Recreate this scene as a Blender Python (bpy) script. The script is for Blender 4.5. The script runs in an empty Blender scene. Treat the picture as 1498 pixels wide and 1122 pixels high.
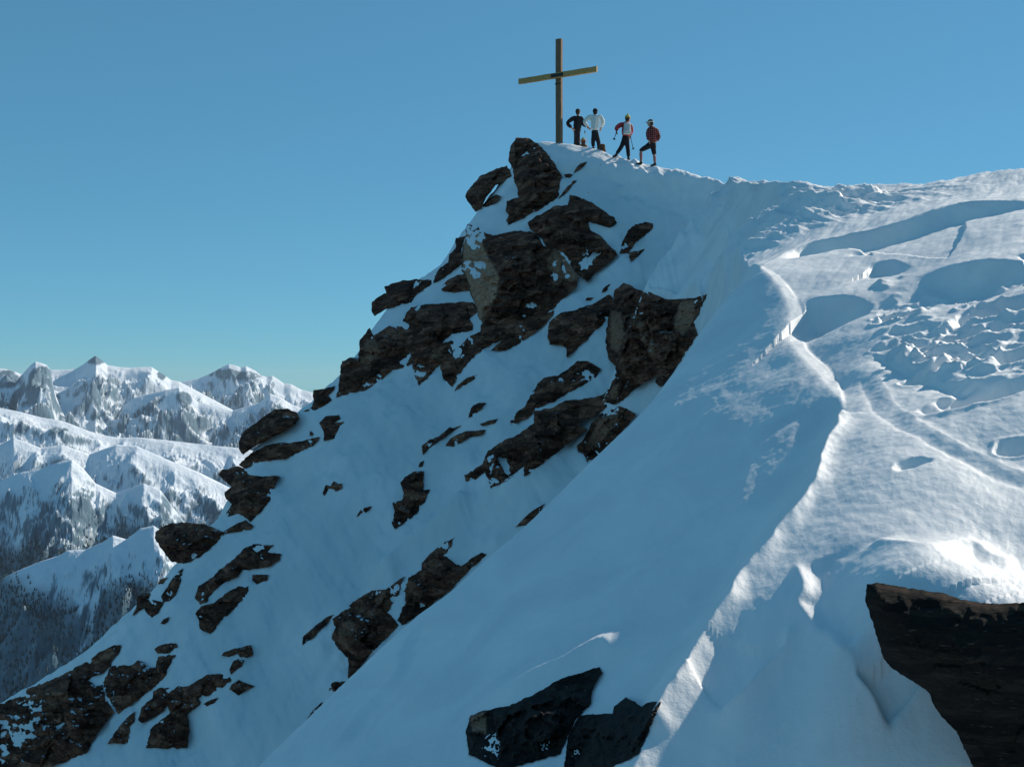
import bpy, bmesh, math, random
import numpy as np
from mathutils import Vector
from mathutils.geometry import delaunay_2d_cdt
random.seed(7)
rng = np.random.default_rng(11)
C = bpy.context.scene.collection
F = 1606.0                      # focal length in photo pixels (photo 1498 x 1122, eye level at the middle row)

def dn_(l): return [(a, b, d if d > 8 else 8-(8-d)*.61) for a, b, d in l]
def P(px, py, d):
    return ((px-749)/F*d, d, (561-py)/F*d)

# ------------------------------------------------------------------ noise
_perm = rng.permutation(512).astype(np.int64)
_g3 = rng.normal(size=(512, 3)); _g3 /= np.linalg.norm(_g3, axis=1)[:, None]
def noise3(x, y, z=0.0):
    x = np.asarray(x, float); y = np.asarray(y, float); z = np.asarray(z, float)+0*x
    xi = np.floor(x).astype(np.int64); yi = np.floor(y).astype(np.int64); zi = np.floor(z).astype(np.int64)
    xf = x-xi; yf = y-yi; zf = z-zi
    f = lambda t: t*t*t*(t*(t*6-15)+10)
    u, v, w = f(xf), f(yf), f(zf)
    def g(i, j, k):
        h = _perm[(xi+i) & 511]; h = _perm[(h+yi+j) & 511]; h = _perm[(h+zi+k) & 511]
        G = _g3[h]
        return G[..., 0]*(xf-i)+G[..., 1]*(yf-j)+G[..., 2]*(zf-k)
    l = lambda a, b, t: a+(b-a)*t
    return 1.6*l(l(l(g(0,0,0), g(1,0,0), u), l(g(0,1,0), g(1,1,0), u), v),
                 l(l(g(0,0,1), g(1,0,1), u), l(g(0,1,1), g(1,1,1), u), v), w)
def noise2(x, y, seed=0.0):
    x = np.asarray(x, float); y = np.asarray(y, float)
    x = x+seed*17.13; y = y+seed*5.71
    xi = np.floor(x).astype(np.int64); yi = np.floor(y).astype(np.int64)
    xf = x-xi; yf = y-yi
    f = lambda t: t*t*t*(t*(t*6-15)+10)
    u, v = f(xf), f(yf)
    def g(i, j):
        h = _perm[(_perm[(xi+i) & 511]+yi+j) & 511]
        a = h*(2*math.pi/512)
        return np.cos(a)*(xf-i)+np.sin(a)*(yf-j)
    return 1.5*((g(0,0)*(1-u)+g(1,0)*u)*(1-v)+(g(0,1)*(1-u)+g(1,1)*u)*v)
def fbm(x, y, o=4, seed=0.0, gain=.5):
    r = 0; a = 1; s = 0
    for i in range(o):
        r = r+a*noise2(x*2**i, y*2**i, seed+i*3.7); s += a; a *= gain
    return r/s
def ridged(x, y, o=5, seed=0.0, gain=.5):
    r = 0; a = 1; s = 0; w = 1
    for i in range(o):
        n = (1-np.abs(noise2(x*2**i, y*2**i, seed+i*2.3))*1.6)
        n = np.clip(n, 0, 1)**2
        r = r+a*n*w; s += a; a *= gain; w = np.clip(n*1.6, 0, 1)
    return r/s
def sstep(a, b, x):
    t = np.clip((x-a)/(b-a), 0, 1); return t*t*(3-2*t)
def smin(a, b, k):
    h = np.clip(.5+.5*(b-a)/k, 0, 1); return b+(a-b)*h-k*h*(1-h)
def smax(a, b, k): return -smin(-a, -b, k)

# ------------------------------------------------------------------ node / material helpers
def new_mat(name):
    m = bpy.data.materials.new(name); m.use_nodes = True
    nt = m.node_tree; nt.nodes.clear()
    out = nt.nodes.new('ShaderNodeOutputMaterial'); b = nt.nodes.new('ShaderNodeBsdfPrincipled')
    nt.links.new(b.outputs[0], out.inputs[0])
    return m, nt, b
def N(nt, t, **kw):
    n = nt.nodes.new(t)
    for k, v in kw.items(): setattr(n, k, v)
    return n
def ramp(nt, fac, stops):
    r = N(nt, 'ShaderNodeValToRGB'); e = r.color_ramp.elements
    while len(e) < len(stops): e.new(.5)
    for i, (p, c) in enumerate(stops):
        e[i].position = p; e[i].color = tuple(c)+((1,) if len(c) == 3 else ())
    if fac is not None: nt.links.new(fac, r.inputs[0])
    return r
def noise_node(nt, scale, detail=6, rough=.55, vec=None, dist=0.0):
    n = N(nt, 'ShaderNodeTexNoise'); n.inputs['Scale'].default_value = scale
    n.inputs['Detail'].default_value = detail; n.inputs['Roughness'].default_value = rough
    n.inputs['Distortion'].default_value = dist
    if vec is not None: nt.links.new(vec, n.inputs['Vector'])
    return n
def bump(nt, b, h, strength, dist, prev=None):
    n = N(nt, 'ShaderNodeBump'); n.inputs['Strength'].default_value = strength; n.inputs['Distance'].default_value = dist
    nt.links.new(h, n.inputs['Height'])
    if prev: nt.links.new(prev.outputs[0], n.inputs['Normal'])
    nt.links.new(n.outputs[0], b.inputs['Normal']); return n
def mixc(nt, fac, a, b):
    m = N(nt, 'ShaderNodeMix', data_type='RGBA')
    for s, v in ((0, fac), (6, a), (7, b)):
        if hasattr(v, 'is_linked') or hasattr(v, 'links'): nt.links.new(v, m.inputs[s])
        else: m.inputs[s].default_value = v if s == 0 else tuple(v)+(1,)
    return m.outputs[2]
def simple_mat(name, col, rough=.8, var=.25, scale=30, metallic=0, bumpd=.002):
    m, nt, b = new_mat(name)
    tc = N(nt, 'ShaderNodeTexCoord')
    n = noise_node(nt, scale, 5, .6, tc.outputs['Object'])
    r = ramp(nt, n.outputs[0], [(.3, [c*(1-var) for c in col]), (.7, [min(1, c*(1+var)) for c in col])])
    nt.links.new(r.outputs[0], b.inputs['Base Color'])
    b.inputs['Roughness'].default_value = rough; b.inputs['Metallic'].default_value = metallic
    bump(nt, b, n.outputs[0], .5, bumpd)
    return m

# snow of the near slopes
def snow_material():
    m, nt, b = new_mat('snow')
    g = N(nt, 'ShaderNodeNewGeometry')
    a = N(nt, 'ShaderNodeAttribute', attribute_name='dirt')
    n1 = noise_node(nt, .8, 5, .55, g.outputs['Position'], 1.6)
    base = ramp(nt, n1.outputs[0], [(.3, (.76, .77, .78)), (.7, (.93, .91, .88))])
    n2 = noise_node(nt, 40, 4, .7, g.outputs['Position'])
    cr = N(nt, 'ShaderNodeAttribute', attribute_name='face_shade')
    bs2 = mixc(nt, cr.outputs['Fac'], base.outputs[0], (.62, .68, .69))  # shade painted into the albedo: darker, bluer snow on the summit face
    col = mixc(nt, a.outputs['Fac'], bs2, (.05, .045, .04))
    nt.links.new(col, b.inputs['Base Color'])
    b.inputs['Roughness'].default_value = .55
    b.inputs['Specular IOR Level'].default_value = .25
    n3 = noise_node(nt, 9, 5, .6, g.outputs['Position'])
    b1 = bump(nt, b, n3.outputs[0], .5, .010)
    b2 = bump(nt, b, n2.outputs[0], .6, .005, b1)
    mp = N(nt, 'ShaderNodeMapping'); mp.inputs['Rotation'].default_value = (0, 0, .45); mp.inputs['Scale'].default_value = (1, .16, 1); nt.links.new(g.outputs['Position'], mp.inputs['Vector'])
    n6 = noise_node(nt, 5.5, 7, .62, mp.outputs[0], .3)
    b2 = bump(nt, b, n6.outputs[0], .6, .007, b2)
    n4 = noise_node(nt, 220, 2, .6, g.outputs['Position'])
    bump(nt, b, n4.outputs[0], .5, .0015, b2)
    return m
def rock_material(near=False):
    m, nt, b = new_mat('foreground_rock' if near else 'rock')
    g = N(nt, 'ShaderNodeNewGeometry')
    a = N(nt, 'ShaderNodeAttribute', attribute_name='pale')
    mp = N(nt, 'ShaderNodeMapping'); mp.inputs['Rotation'].default_value = (.5, .3, .6); mp.inputs['Scale'].default_value = (1.2, 1.2, 8) if near else (1, 1, 3.2)
    nt.links.new(g.outputs['Position'], mp.inputs['Vector'])
    n1 = noise_node(nt, 1.6, 9, .68, mp.outputs[0], .6)
    c1 = ramp(nt, n1.outputs[0], [(.3, (.012, .009, .008)), (.5, (.022, .016, .013)), (.64, (.036, .027, .022)), (.8, (.08, .06, .05))] if near else [(.30, (.055, .020, .012)), (.46, (.18, .068, .040)), (.58, (.36, .16, .095)), (.76, (.62, .33, .22))])
    # broken faces: every cell its own tone, dark joints between them
    wn = noise_node(nt, .9, 4, .6, g.outputs['Position']); wa = N(nt, 'ShaderNodeVectorMath', operation='MULTIPLY_ADD')
    nt.links.new(wn.outputs[1], wa.inputs[0]); wa.inputs[1].default_value = (.9, .9, .9); nt.links.new(mp.outputs[0], wa.inputs[2])
    vs_ = 3.0 if near else 1.5
    vo = N(nt, 'ShaderNodeTexVoronoi'); vo.inputs['Scale'].default_value = vs_; nt.links.new(wa.outputs[0], vo.inputs['Vector'])
    ve = N(nt, 'ShaderNodeTexVoronoi', feature='DISTANCE_TO_EDGE'); ve.inputs['Scale'].default_value = vs_; nt.links.new(wa.outputs[0], ve.inputs['Vector'])
    sx2 = N(nt, 'ShaderNodeSeparateColor'); nt.links.new(vo.outputs['Color'], sx2.inputs[0])
    tone = ramp(nt, sx2.outputs[0], [(0, (.30, .30, .30)), (.55, (.75, .72, .70)), (1, (1.0, .98, .95))])
    jn = ramp(nt, ve.outputs['Distance'], [(0, (.12, .12, .12)), (.045, (1, 1, 1))])
    m1 = N(nt, 'ShaderNodeMix', data_type='RGBA', blend_type='MULTIPLY'); m1.inputs[0].default_value = 1
    nt.links.new(c1.outputs[0], m1.inputs[6]); nt.links.new(tone.outputs[0], m1.inputs[7])
    m2_ = N(nt, 'ShaderNodeMix', data_type='RGBA', blend_type='MULTIPLY'); m2_.inputs[0].default_value = .3 if near else .9
    nt.links.new(m1.outputs[2], m2_.inputs[6]); nt.links.new(jn.outputs[0], m2_.inputs[7])
    n2 = noise_node(nt, 14, 6, .75, mp.outputs[0])
    sp = ramp(nt, n2.outputs[0], [(.60, (0, 0, 0)), (.70, (1, 1, 1))])
    c2 = mixc(nt, sp.outputs[0], m2_.outputs[2], (.11, .09, .075) if near else (.26, .15, .10))
    n3 = noise_node(nt, 7, 8, .75, mp.outputs[0], 1.0)
    pc = ramp(nt, n3.outputs[0], [(.35, (.22, .10, .055)), (.55, (.66, .36, .22)), (.75, (.88, .58, .40))])
    c3 = mixc(nt, a.outputs['Fac'], c2, pc.outputs[0])
    # snow dust caught on the flat ledges
    sx = N(nt, 'ShaderNodeSeparateXYZ'); nt.links.new(g.outputs['Normal'], sx.inputs[0])
    n5 = noise_node(nt, 2.2, 6, .7, g.outputs['Position'])
    ad = N(nt, 'ShaderNodeMath', operation='MULTIPLY_ADD'); nt.links.new(n5.outputs[0], ad.inputs[0]); ad.inputs[1].default_value = .5
    nt.links.new(sx.outputs[2], ad.inputs[2])
    sn = ramp(nt, ad.outputs[0], [(.0, (0, 0, 0)), (1, (1, 1, 1))])
    mr = N(nt, 'ShaderNodeMapRange'); nt.links.new(ad.outputs[0], mr.inputs[0]); mr.inputs[1].default_value = (1.32 if near else 1.235); mr.inputs[2].default_value = (1.36 if near else 1.27)
    c4 = mixc(nt, mr.outputs[0], c3, (.75, .8, .84))
    nt.links.new(c4, b.inputs['Base Color'])
    b.inputs['Roughness'].default_value = .9; b.inputs['Specular IOR Level'].default_value = .2
    b1 = bump(nt, b, n1.outputs[0], 1.0, .015 if near else .16)
    b2 = bump(nt, b, n3.outputs[0], 1.0, .002 if near else .05, b1)
    bump(nt, b, n2.outputs[0], .8, .001 if near else .02, b2)
    return m
M_snow = snow_material(); M_rock = rock_material(); M_rock_near = rock_material(True)

# ------------------------------------------------------------------ tagging
def tag(o, label=None, cat=None, group=None, kind=None):
    if label: o['label'] = label
    if cat: o['category'] = cat
    if group: o['group'] = group
    if kind: o['kind'] = kind
    return o
def empty(name, loc):
    o = bpy.data.objects.new(name, None); C.objects.link(o); o.location = loc; o.empty_display_size = .2
    return o
def link_mesh(name, me, mat, parent=None, smooth=True):
    me.materials.append(mat)
    if smooth: me.polygons.foreach_set('use_smooth', [True]*len(me.polygons))
    o = bpy.data.objects.new(name, me); C.objects.link(o)
    if parent is not None: o.parent = parent
    return o
def grid_mesh(name, X, Y, Z, attrs=None):
    r, c = X.shape
    co = np.stack([X, Y, Z], -1).reshape(-1, 3).astype(np.float32)
    idx = np.arange(r*c, dtype=np.int32).reshape(r, c)
    q = np.stack([idx[:-1, :-1], idx[:-1, 1:], idx[1:, 1:], idx[1:, :-1]], -1).reshape(-1)
    me = bpy.data.meshes.new(name)
    me.vertices.add(r*c); me.vertices.foreach_set('co', co.ravel())
    nf = len(q)//4
    me.loops.add(nf*4); me.loops.foreach_set('vertex_index', q)
    me.polygons.add(nf); me.polygons.foreach_set('loop_start', np.arange(nf, dtype=np.int32)*4)
    me.update(calc_edges=True)
    for k, v in (attrs or {}).items():
        at = me.attributes.new(k, 'FLOAT', 'POINT'); at.data.foreach_set('value', v.ravel().astype(np.float32))
    me.polygons.foreach_set('use_smooth', np.ones(nf, bool))
    return me

# ------------------------------------------------------------------ near terrain: sheets
def tps_fit(pts, reg=1e-3):
    p = np.array(pts, float); n = len(p)
    d = np.hypot(p[:, None, 0]-p[None, :, 0], p[:, None, 1]-p[None, :, 1])
    K = np.where(d > 0, d*d*np.log(d+1e-12), 0)+np.eye(n)*reg
    Q = np.c_[np.ones(n), p[:, 0], p[:, 1]]
    A = np.block([[K, Q], [Q.T, np.zeros((3, 3))]])
    w = np.linalg.solve(A, np.r_[p[:, 2], 0, 0, 0])
    def f(x, y):
        s = w[n]+w[n+1]*x+w[n+2]*y
        for i in range(n):
            dd = (x-p[i, 0])**2+(y-p[i, 1])**2
            s = s+w[i]*.5*dd*np.log(dd+1e-12)
        return s
    return f

# M: the crest that parts the lit right-hand slopes from the shaded left-hand flanks
M_px = [(1060,268,33),(1030,305,32.5),(1000,345,32),(970,382,31.5),(945,416,31),(985,432,30.3),(1030,437,28),(1065,415,22.5),(1095,393,17),
        (1115,389,15),(1140,402,14.2),(1168,437,13.2),(1178,470,12.5),(1182,510,11.7),(1212,535,11.0),(1232,565,10.2),(1236,600,9.4),
        (1205,665,8.5),(1180,722,7.8),(1130,795,6.9),(1080,858,6.3),(1030,935,5.7),(985,1010,5.15),(950,1075,4.7),(915,1150,4.25),(860,1260,3.5)]
M_w = [(60, 36, -8), (25, 35, 0), (12, 34.5, 3.6), (8, 34, 5.2)]+[P(*p) for p in dn_(M_px)]+[(.05, 3.5, -2.4), (-.35, 1.5, -2.6), (-.7, 0, -2.7)]
E_px = [(1060,268,33),(1075,262,30.5),(1090,260,29),(1120,263,27.5),(1160,267,26),(1220,268.5,24),(1300,268,22.5),(1380,265,21),(1440,252,20),(1498,245,19),(1600,232,18),(1750,225,17)]
E_w = [(6.7, 38, 4.8)]+[P(*p) for p in E_px]
ED_px = [(1140,300,24),(1110,330,22.5),(1060,360,24),(1010,395,28),(1090,350,20.5),(1045,400,24),(1180,320,19.5),(1250,300,19.5),(1400,285,18),(1498,280,16.5),
   (1130,380,16),(1200,357,16.6),(1260,344,16.3),(1360,314,16),(1498,297,15.3),(1600,285,15),
   (1200,385,14.6),(1300,365,14.6),(1400,345,14.2),(1498,345,13.2),(1240,400,13.8),
   (1190,430,13.3),(1240,430,12.8),(1290,445,12.3),(1330,400,13.2),(1400,385,12.6),(1498,384,11.8),(1600,380,11.5),
   (1330,450,11.6),(1400,450,11.2),(1498,450,10.6),(1260,490,11.3),(1300,490,11),(1400,500,10.2),(1498,500,9.8),
   (1260,540,10.3),(1300,540,10.05),(1400,550,9.4),(1498,550,9.0),(1600,540,8.9),(1290,600,9.1),(1400,600,8.6),(1498,600,8.25),
   (1260,640,8.5),(1330,670,7.75),(1400,650,8.0),(1440,665,7.7),(1498,690,7.2),(1600,700,7),
   (1400,705,7.05),(1450,700,7.15),(1498,740,6.5),(1300,720,7.1),(1240,710,7.5),(1230,780,6.5),(1290,765,6.45),(1400,765,6.25),(1498,800,5.9),
   (1290,790,6.05),(1400,803,5.75),(1498,835,5.5),(1400,850,4.9),(1280,850,5.1),(1498,870,4.8),
   (1210,850,5.75),(1240,900,5.1),(1230,960,4.75),(1180,960,5.05),(1150,880,5.7),(1110,960,5.3),(1080,1040,4.8),(1160,1040,4.65),(1240,1050,4.35),(1000,1110,4.5),(1100,1122,4.35),
   (1250,1122,4.1),(1350,1060,4.2),(1380,1122,3.95),(1498,1122,3.85),(1300,960,4.65),(1400,960,4.4),(1498,960,4.3),(1700,1122,3.6),(1700,900,4.6),(1100,1300,3.5),(1500,1300,3.2)]
ed_pts = [P(*p) for p in dn_(ED_px)]+M_w[4:]+E_w[1:]+[(2, 1.5, -2.6), (1, 0, -2.7), (4, 1.5, -2.6)]
ED_f = tps_fit(ed_pts, 2e-3)

Cn = np.array([.141, .0577, -.2126])
def C_plane(x, y): return (Cn[0]*x+Cn[1]*y-1)/-Cn[2]
def C_d(px, py): return 1/(-.0824+8.78e-5*px+1.324e-4*py)
Cs_px = [(1112,390,15)]+[(a, b, C_d(a, b)) for a, b in [(1060,438),(1030,478),(1010,510),(980,550),(950,590),(905,638),(850,690),(800,740),(750,788),(715,818),(680,848),(640,884),(600,912),(560,948),(520,985),(480,1022),(440,1062),(395,1105),(340,1160)]]
Cs_w = [(60, 33, -9), (20, 31, 0), (6.5, 30, .2), (4.7, 26, .6), (4.2, 21, 1.0)]+[P(*p) for p in Cs_px]+[(-4.5, 8.0, -5.0)]
Bn = np.array([.0209, .0296, -.0305])
def B_plane(x, y): return (Bn[0]*x+Bn[1]*y-1)/-Bn[2]
def B_d(px, py): return 1/(.00923+1.3e-5*px+1.9e-5*py)
Bs_px = [(a, b, B_d(a, b)) for a, b in [(-160,1130),(-60,1065),(0,1028),(60,992),(120,955),(165,915),(200,885),(235,850),(262,815),(300,775),(340,740),(352,700),(365,665),(400,635),(450,590),(480,565),(500,545),(530,505),(555,465),(600,415),(640,390),(665,365),(690,325),(720,290),(745,250),(770,222),(790,209)]]+\
   [(a, b, B_d(a, b)) for a, b in [(805,207.5),(818,209),(845,213),(870,220),(900,228),(925,235.5),(960,245),(1000,254.5),(1030,262),(1058,269)]]
Bs_w = [P(*p) for p in Bs_px]+[(9.5, 33, 4.6), (14, 31, 4), (24, 30, 3)]

def catmull(pts, n=5):
    p = np.array(pts, float); out = []
    q = np.vstack([2*p[0]-p[1], p, 2*p[-1]-p[-2]])
    for i in range(1, len(q)-2):
        for k in range(n):
            t = k/n
            out.append(.5*((2*q[i])+(-q[i-1]+q[i+1])*t+(2*q[i-1]-5*q[i]+4*q[i+1]-q[i+2])*t*t+(-q[i-1]+3*q[i]-3*q[i+1]+q[i+2])*t**3))
    out.append(p[-1]); return np.array(out)
def poly_sd(line, x, y):
    """signed distance (positive = left of the direction of travel) and height of the nearest point of a 3D polyline"""
    best = np.full(x.shape, 1e18); sd = np.zeros(x.shape); zz = np.zeros(x.shape)
    for i in range(len(line)-1):
        ax, ay, az = line[i]; bx, by, bz = line[i+1]
        dx, dy = bx-ax, by-ay; L2 = dx*dx+dy*dy+1e-12
        t = np.clip(((x-ax)*dx+(y-ay)*dy)/L2, 0, 1)
        d2 = (x-ax-t*dx)**2+(y-ay-t*dy)**2
        cr = dx*(y-ay)-dy*(x-ax)
        m = d2 < best
        best = np.where(m, d2, best); sd = np.where(m, np.sign(cr), sd); zz = np.where(m, az+t*(bz-az), zz)
    return np.sqrt(best)*sd, zz

# coarse tables of the smooth fields over (u = x / y, ln y)
CU = np.linspace(-.75, .75, 420); CL = np.linspace(math.log(.9), math.log(75), 420)
cu, cl = np.meshgrid(CU, CL); cy = np.exp(cl); cx = cu*cy
t_ED = ED_f(cx, cy)
t_M, t_Mz = poly_sd(catmull(M_w, 3), cx, cy)
t_E, t_Ez = poly_sd(catmull(E_w, 3), cx, cy)
for _ in range(18):
    t_Mz[1:-1, 1:-1] = (t_Mz[1:-1, 1:-1]*2+t_Mz[:-2, 1:-1]+t_Mz[2:, 1:-1]+t_Mz[1:-1, :-2]+t_Mz[1:-1, 2:])/6
t_C, t_Cz = poly_sd(catmull(Cs_w, 3), cx, cy)
t_B, t_Bz = poly_sd(catmull(Bs_w, 2), cx, cy)
def samp(tab, x, y):
    u = np.clip((x/y-CU[0])/(CU[1]-CU[0]), 0, len(CU)-1.001); v = np.clip((np.log(y)-CL[0])/(CL[1]-CL[0]), 0, len(CL)-1.001)
    i = u.astype(int); j = v.astype(int); fu = u-i; fv = v-j
    return (tab[j, i]*(1-fu)+tab[j, i+1]*fu)*(1-fv)+(tab[j+1, i]*(1-fu)+tab[j+1, i+1]*fu)*fv

# M runs from the far end towards the viewer: its left (positive side) is the right-hand slope (+x)?  resolved below by sign test
def sgn(line, pt):
    s, _ = poly_sd(line, np.array([pt[0]]), np.array([pt[1]])); return float(np.sign(s[0]))
sM = sgn(catmull(M_w, 3), (-3, 9)); sE = sgn(catmull(E_w, 3), (8, 40)); sC = sgn(catmull(Cs_w, 3), (-6, 20)); sB = sgn(catmull(Bs_w, 2), (-10, 60))

def terrain(x, y):
    ED = samp(t_ED, x, y)
    m = samp(t_M, x, y)*sM; mz = samp(t_Mz, x, y)
    e = samp(t_E, x, y)*sE; ez = samp(t_Ez, x, y)
    c = samp(t_C, x, y)*sC; cz = samp(t_Cz, x, y)
    b = samp(t_B, x, y)*sB; bz = samp(t_Bz, x, y)
    # right-hand slopes
    right = np.where(e > 0, np.minimum(smin(ED, ez-.30*e, .1), ez-.3*e+.02), ED)
    right = np.where(e > 0, ez-.30*e+(ED-ez)*np.exp(-e/1.5)*0, right)
    # summit face
    n = fbm(x*.16+y*.05, y*.12, 4, 2)*1.0
    xr = x*.82+y*.57; yr = -x*.57+y*.82             # across / along the fall line
    fade = sstep(.2, 3.0, -b)*(1-.55*sstep(36, 39, y))
    Bf = B_plane(x, y)+fade*(n*.9+fbm(yr*.9, xr*.9, 3, 5)*.22+.05*fbm(xr*3.2, yr*.5, 3, 8))
    kb = .25+1.3*sstep(35.3, 37.5, y)*sstep(-1, 2, x)
    Bf = smin(Bf, bz-(.9+1.1*sstep(-2, -6, x))*b, kb)+.24*kb
    # near drift: shaded flank C
    cn = fbm(x*.42, y*.34, 4, 11, .45)
    fadeC = sstep(0, 1.2, -c)
    Cf = C_plane(x, y)+fadeC*(cn*.085+.03*fbm(x*1.1, y*.9, 2, 14))-.12*np.exp(-(m/1.0)**2)*sstep(.4, 2.6, np.hypot(x-3.37, y-15))*sstep(5.5, 8, y)
    Cf = smin(Cf, cz-1.9*c, .5)+.11
    steep = 1.15+1.6*sstep(14, 20, y)
    left = smin(smax(Cf, mz-steep*np.maximum(m, 0), .12), mz+.15*np.maximum(m, 0), .02+.35*sstep(0, .8, m))
    w = sstep(-.02, .04, m)
    base = right*(1-w)+left*w
    return smax(base, Bf, .15)

UU = np.concatenate([np.linspace(-.66, -.475, 50)[:-1], np.linspace(-.475, .475, 960)[:-1], np.linspace(.475, .66, 80)])
def lin(a, b, n): return np.exp(np.linspace(math.log(a), math.log(b), n))[:-1]
YY = np.concatenate([lin(1.2, 3.6, 60), lin(3.6, 7.5, 260), lin(7.5, 17, 430), lin(17, 26, 150), lin(26, 44, 440), lin(44, 74, 40), [74.0]])
gu, gy = np.meshgrid(UU, YY); gx = gu*gy
Z = terrain(gx, gy)

def ray(px, py, Zf=None, lo=0.0):
    """first terrain point met by the sight line through a photo pixel"""
    Zf = Z if Zf is None else Zf
    i = int(np.clip(np.searchsorted(UU, (px-749)/F), 1, len(UU)-1))
    w = Zf[:, i]/YY; t = (561-py)/F
    k = np.where((w >= t) & (YY > lo))[0]
    if len(k) == 0:
        ok = np.where((YY > max(lo, 3)) & (YY < 60))[0]; j = ok[np.argmax(w[ok])]; return (px-749)/F*YY[j], YY[j], Zf[j, i], False
    j = k[0]; return (px-749)/F*YY[j], YY[j], Zf[j, i], True
Z0 = Z.copy()
def world_line(px_pts):
    return np.array([ray(a, b, Z0)[:3] for a, b in px_pts])
def block(line, pad):
    x0, x1 = line[:, 0].min()-pad, line[:, 0].max()+pad; y0, y1 = line[:, 1].min()-pad, line[:, 1].max()+pad
    r = np.where((YY >= y0) & (YY <= y1))[0]
    if len(r) < 2: return None
    us = [x0/y0, x0/y1, x1/y0, x1/y1]
    y0c = max(y0, .5); us = [x0/y0c, x0/y1, x1/y0c, x1/y1]
    c = np.where((UU >= min(us)) & (UU <= max(us)))[0]
    if len(c) < 2: return None
    return slice(r[0], r[-1]+1), slice(c[0], c[-1]+1)
def arc_line(ln):
    """the same line with its height replaced by distance along it"""
    q = ln.copy(); q[:, 2] = np.r_[0, np.cumsum(np.hypot(*np.diff(ln[:, :2], axis=0).T))]; return q
def taper(arc, L, ends): return sstep(0, ends, arc)*sstep(0, ends, L-arc)
def scarp(px_pts, h, L=.8, w=.10, lip=.15, ends=.4, front=1, wob=.03):
    """the snow drops by h on the viewer's side of the line and climbs back over L"""
    ln = catmull(world_line(px_pts), 4); bl = block(ln, 4*L+.3)
    if bl is None: return
    x, y = gx[bl], gy[bl]
    xx = x+wob*fbm(x*2.1, y*2.1, 3, 3); yy = y+wob*fbm(x*2.1, y*2.1, 3, 6)
    al = arc_line(ln); s, arc = poly_sd(al, xx, yy)
    s = s*sgn(ln, (ln[len(ln)//2][0]*.85, ln[len(ln)//2][1]*.85))*front
    t = taper(arc, al[-1, 2], ends)
    w = w if ln[:, 1].mean() < 8 else max(w, .17+.35*h)
    d = np.where(s > 0, -h*sstep(0, w, s)*np.exp(-np.maximum(s-w, 0)/L)+lip*h*(1-sstep(0, w, s)), lip*h*np.exp(-np.abs(s)/(L*.6)))
    Z[bl] += d*t
def rib(px_pts, h, w, ends=.6, wob=.05):
    ln = catmull(world_line(px_pts), 4); bl = block(ln, 3*w+.3)
    if bl is None: return
    x, y = gx[bl], gy[bl]
    al = arc_line(ln); s, arc = poly_sd(al, x+wob*fbm(x*2, y*2, 3, 3), y+wob*fbm(x*2, y*2, 3, 6))
    Z[bl] += h*np.exp(-np.abs(s/w)**1.3)*taper(arc, al[-1, 2], ends)
def pit(px, py, rx, ry, dep, rim=.25, ang=0.0, pw=4):
    X0, Y0, _, _ = ray(px, py, Z0)
    ln = np.array([[X0, Y0, 0], [X0+.01, Y0, 0]]); bl = block(ln, 2.2*max(rx, ry))
    if bl is None: return
    x, y = gx[bl]-X0, gy[bl]-Y0
    a = x*math.cos(ang)+y*math.sin(ang); b = -x*math.sin(ang)+y*math.cos(ang)
    r = np.sqrt((a/rx)**2+(b/ry)**2)+.40*fbm(gx[bl]/rx*.7, gy[bl]/ry*.7, 3, px)
    Z[bl] += -dep*np.exp(-r**pw)+rim*dep*np.exp(-((r-1.25)/.22)**2)

# --- wind steps and cracks on the upper right slope
scarp([(1126,384),(1150,374),(1185,362),(1215,355),(1260,345),(1310,333),(1360,315),(1400,304),(1440,299),(1498,297),(1570,296)], .21, 1.1, .05, .35, 1.8)
scarp([(1222,376),(1240,370),(1270,363),(1290,360)], .09, .35, .05, .2, .5)
scarp([(1258,386),(1290,383),(1320,386),(1346,392)], .14, .35, .05, .2, .5)
scarp([(1350,398),(1385,390),(1420,385),(1460,383),(1498,383),(1570,384)], .34, .55, .10, .1, .9)
scarp([(1171,441),(1195,437),(1225,436),(1255,440),(1280,446),(1297,447)], .30, .55, .08, .12, .45)
scarp([(1230,282),(1270,279),(1330,274),(1370,273)], .08, .4, .05, .3, .5)
scarp([(1180,300),(1230,287),(1270,285),(1300,284)], .07, .4, .05, .3, .5)
scarp([(1110,270),(1140,282),(1170,289),(1210,287)], .12, .5, .08, .3, .4)
scarp([(1090,318),(1130,305),(1180,296),(1230,289)], .07, .4, .05, .4, .5)
scarp([(1060,345),(1110,322),(1150,309),(1190,300)], .07, .4, .05, .4, .5)
scarp([(1040,372),(1080,352),(1110,338),(1160,325)], .06, .4, .05, .4, .5)
scarp([(1020,400),(1060,378),(1090,366)], .07, .4, .05, .4, .5)
scarp([(1480,377),(1498,373),(1540,372)], .1, .3, .05, .1, .1)
# thin crack that curves down to the right
scarp([(1292,540),(1291,556),(1298,570),(1306,583),(1316,597),(1340,614),(1370,629),(1400,648),(1440,667),(1498,692),(1540,712)], .016, .035, .02, .5, .15)
scarp([(1296,505),(1318,507),(1340,520),(1362,534),(1385,543),(1410,552),(1450,563)], .07, .14, .03, .4, .15)
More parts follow.
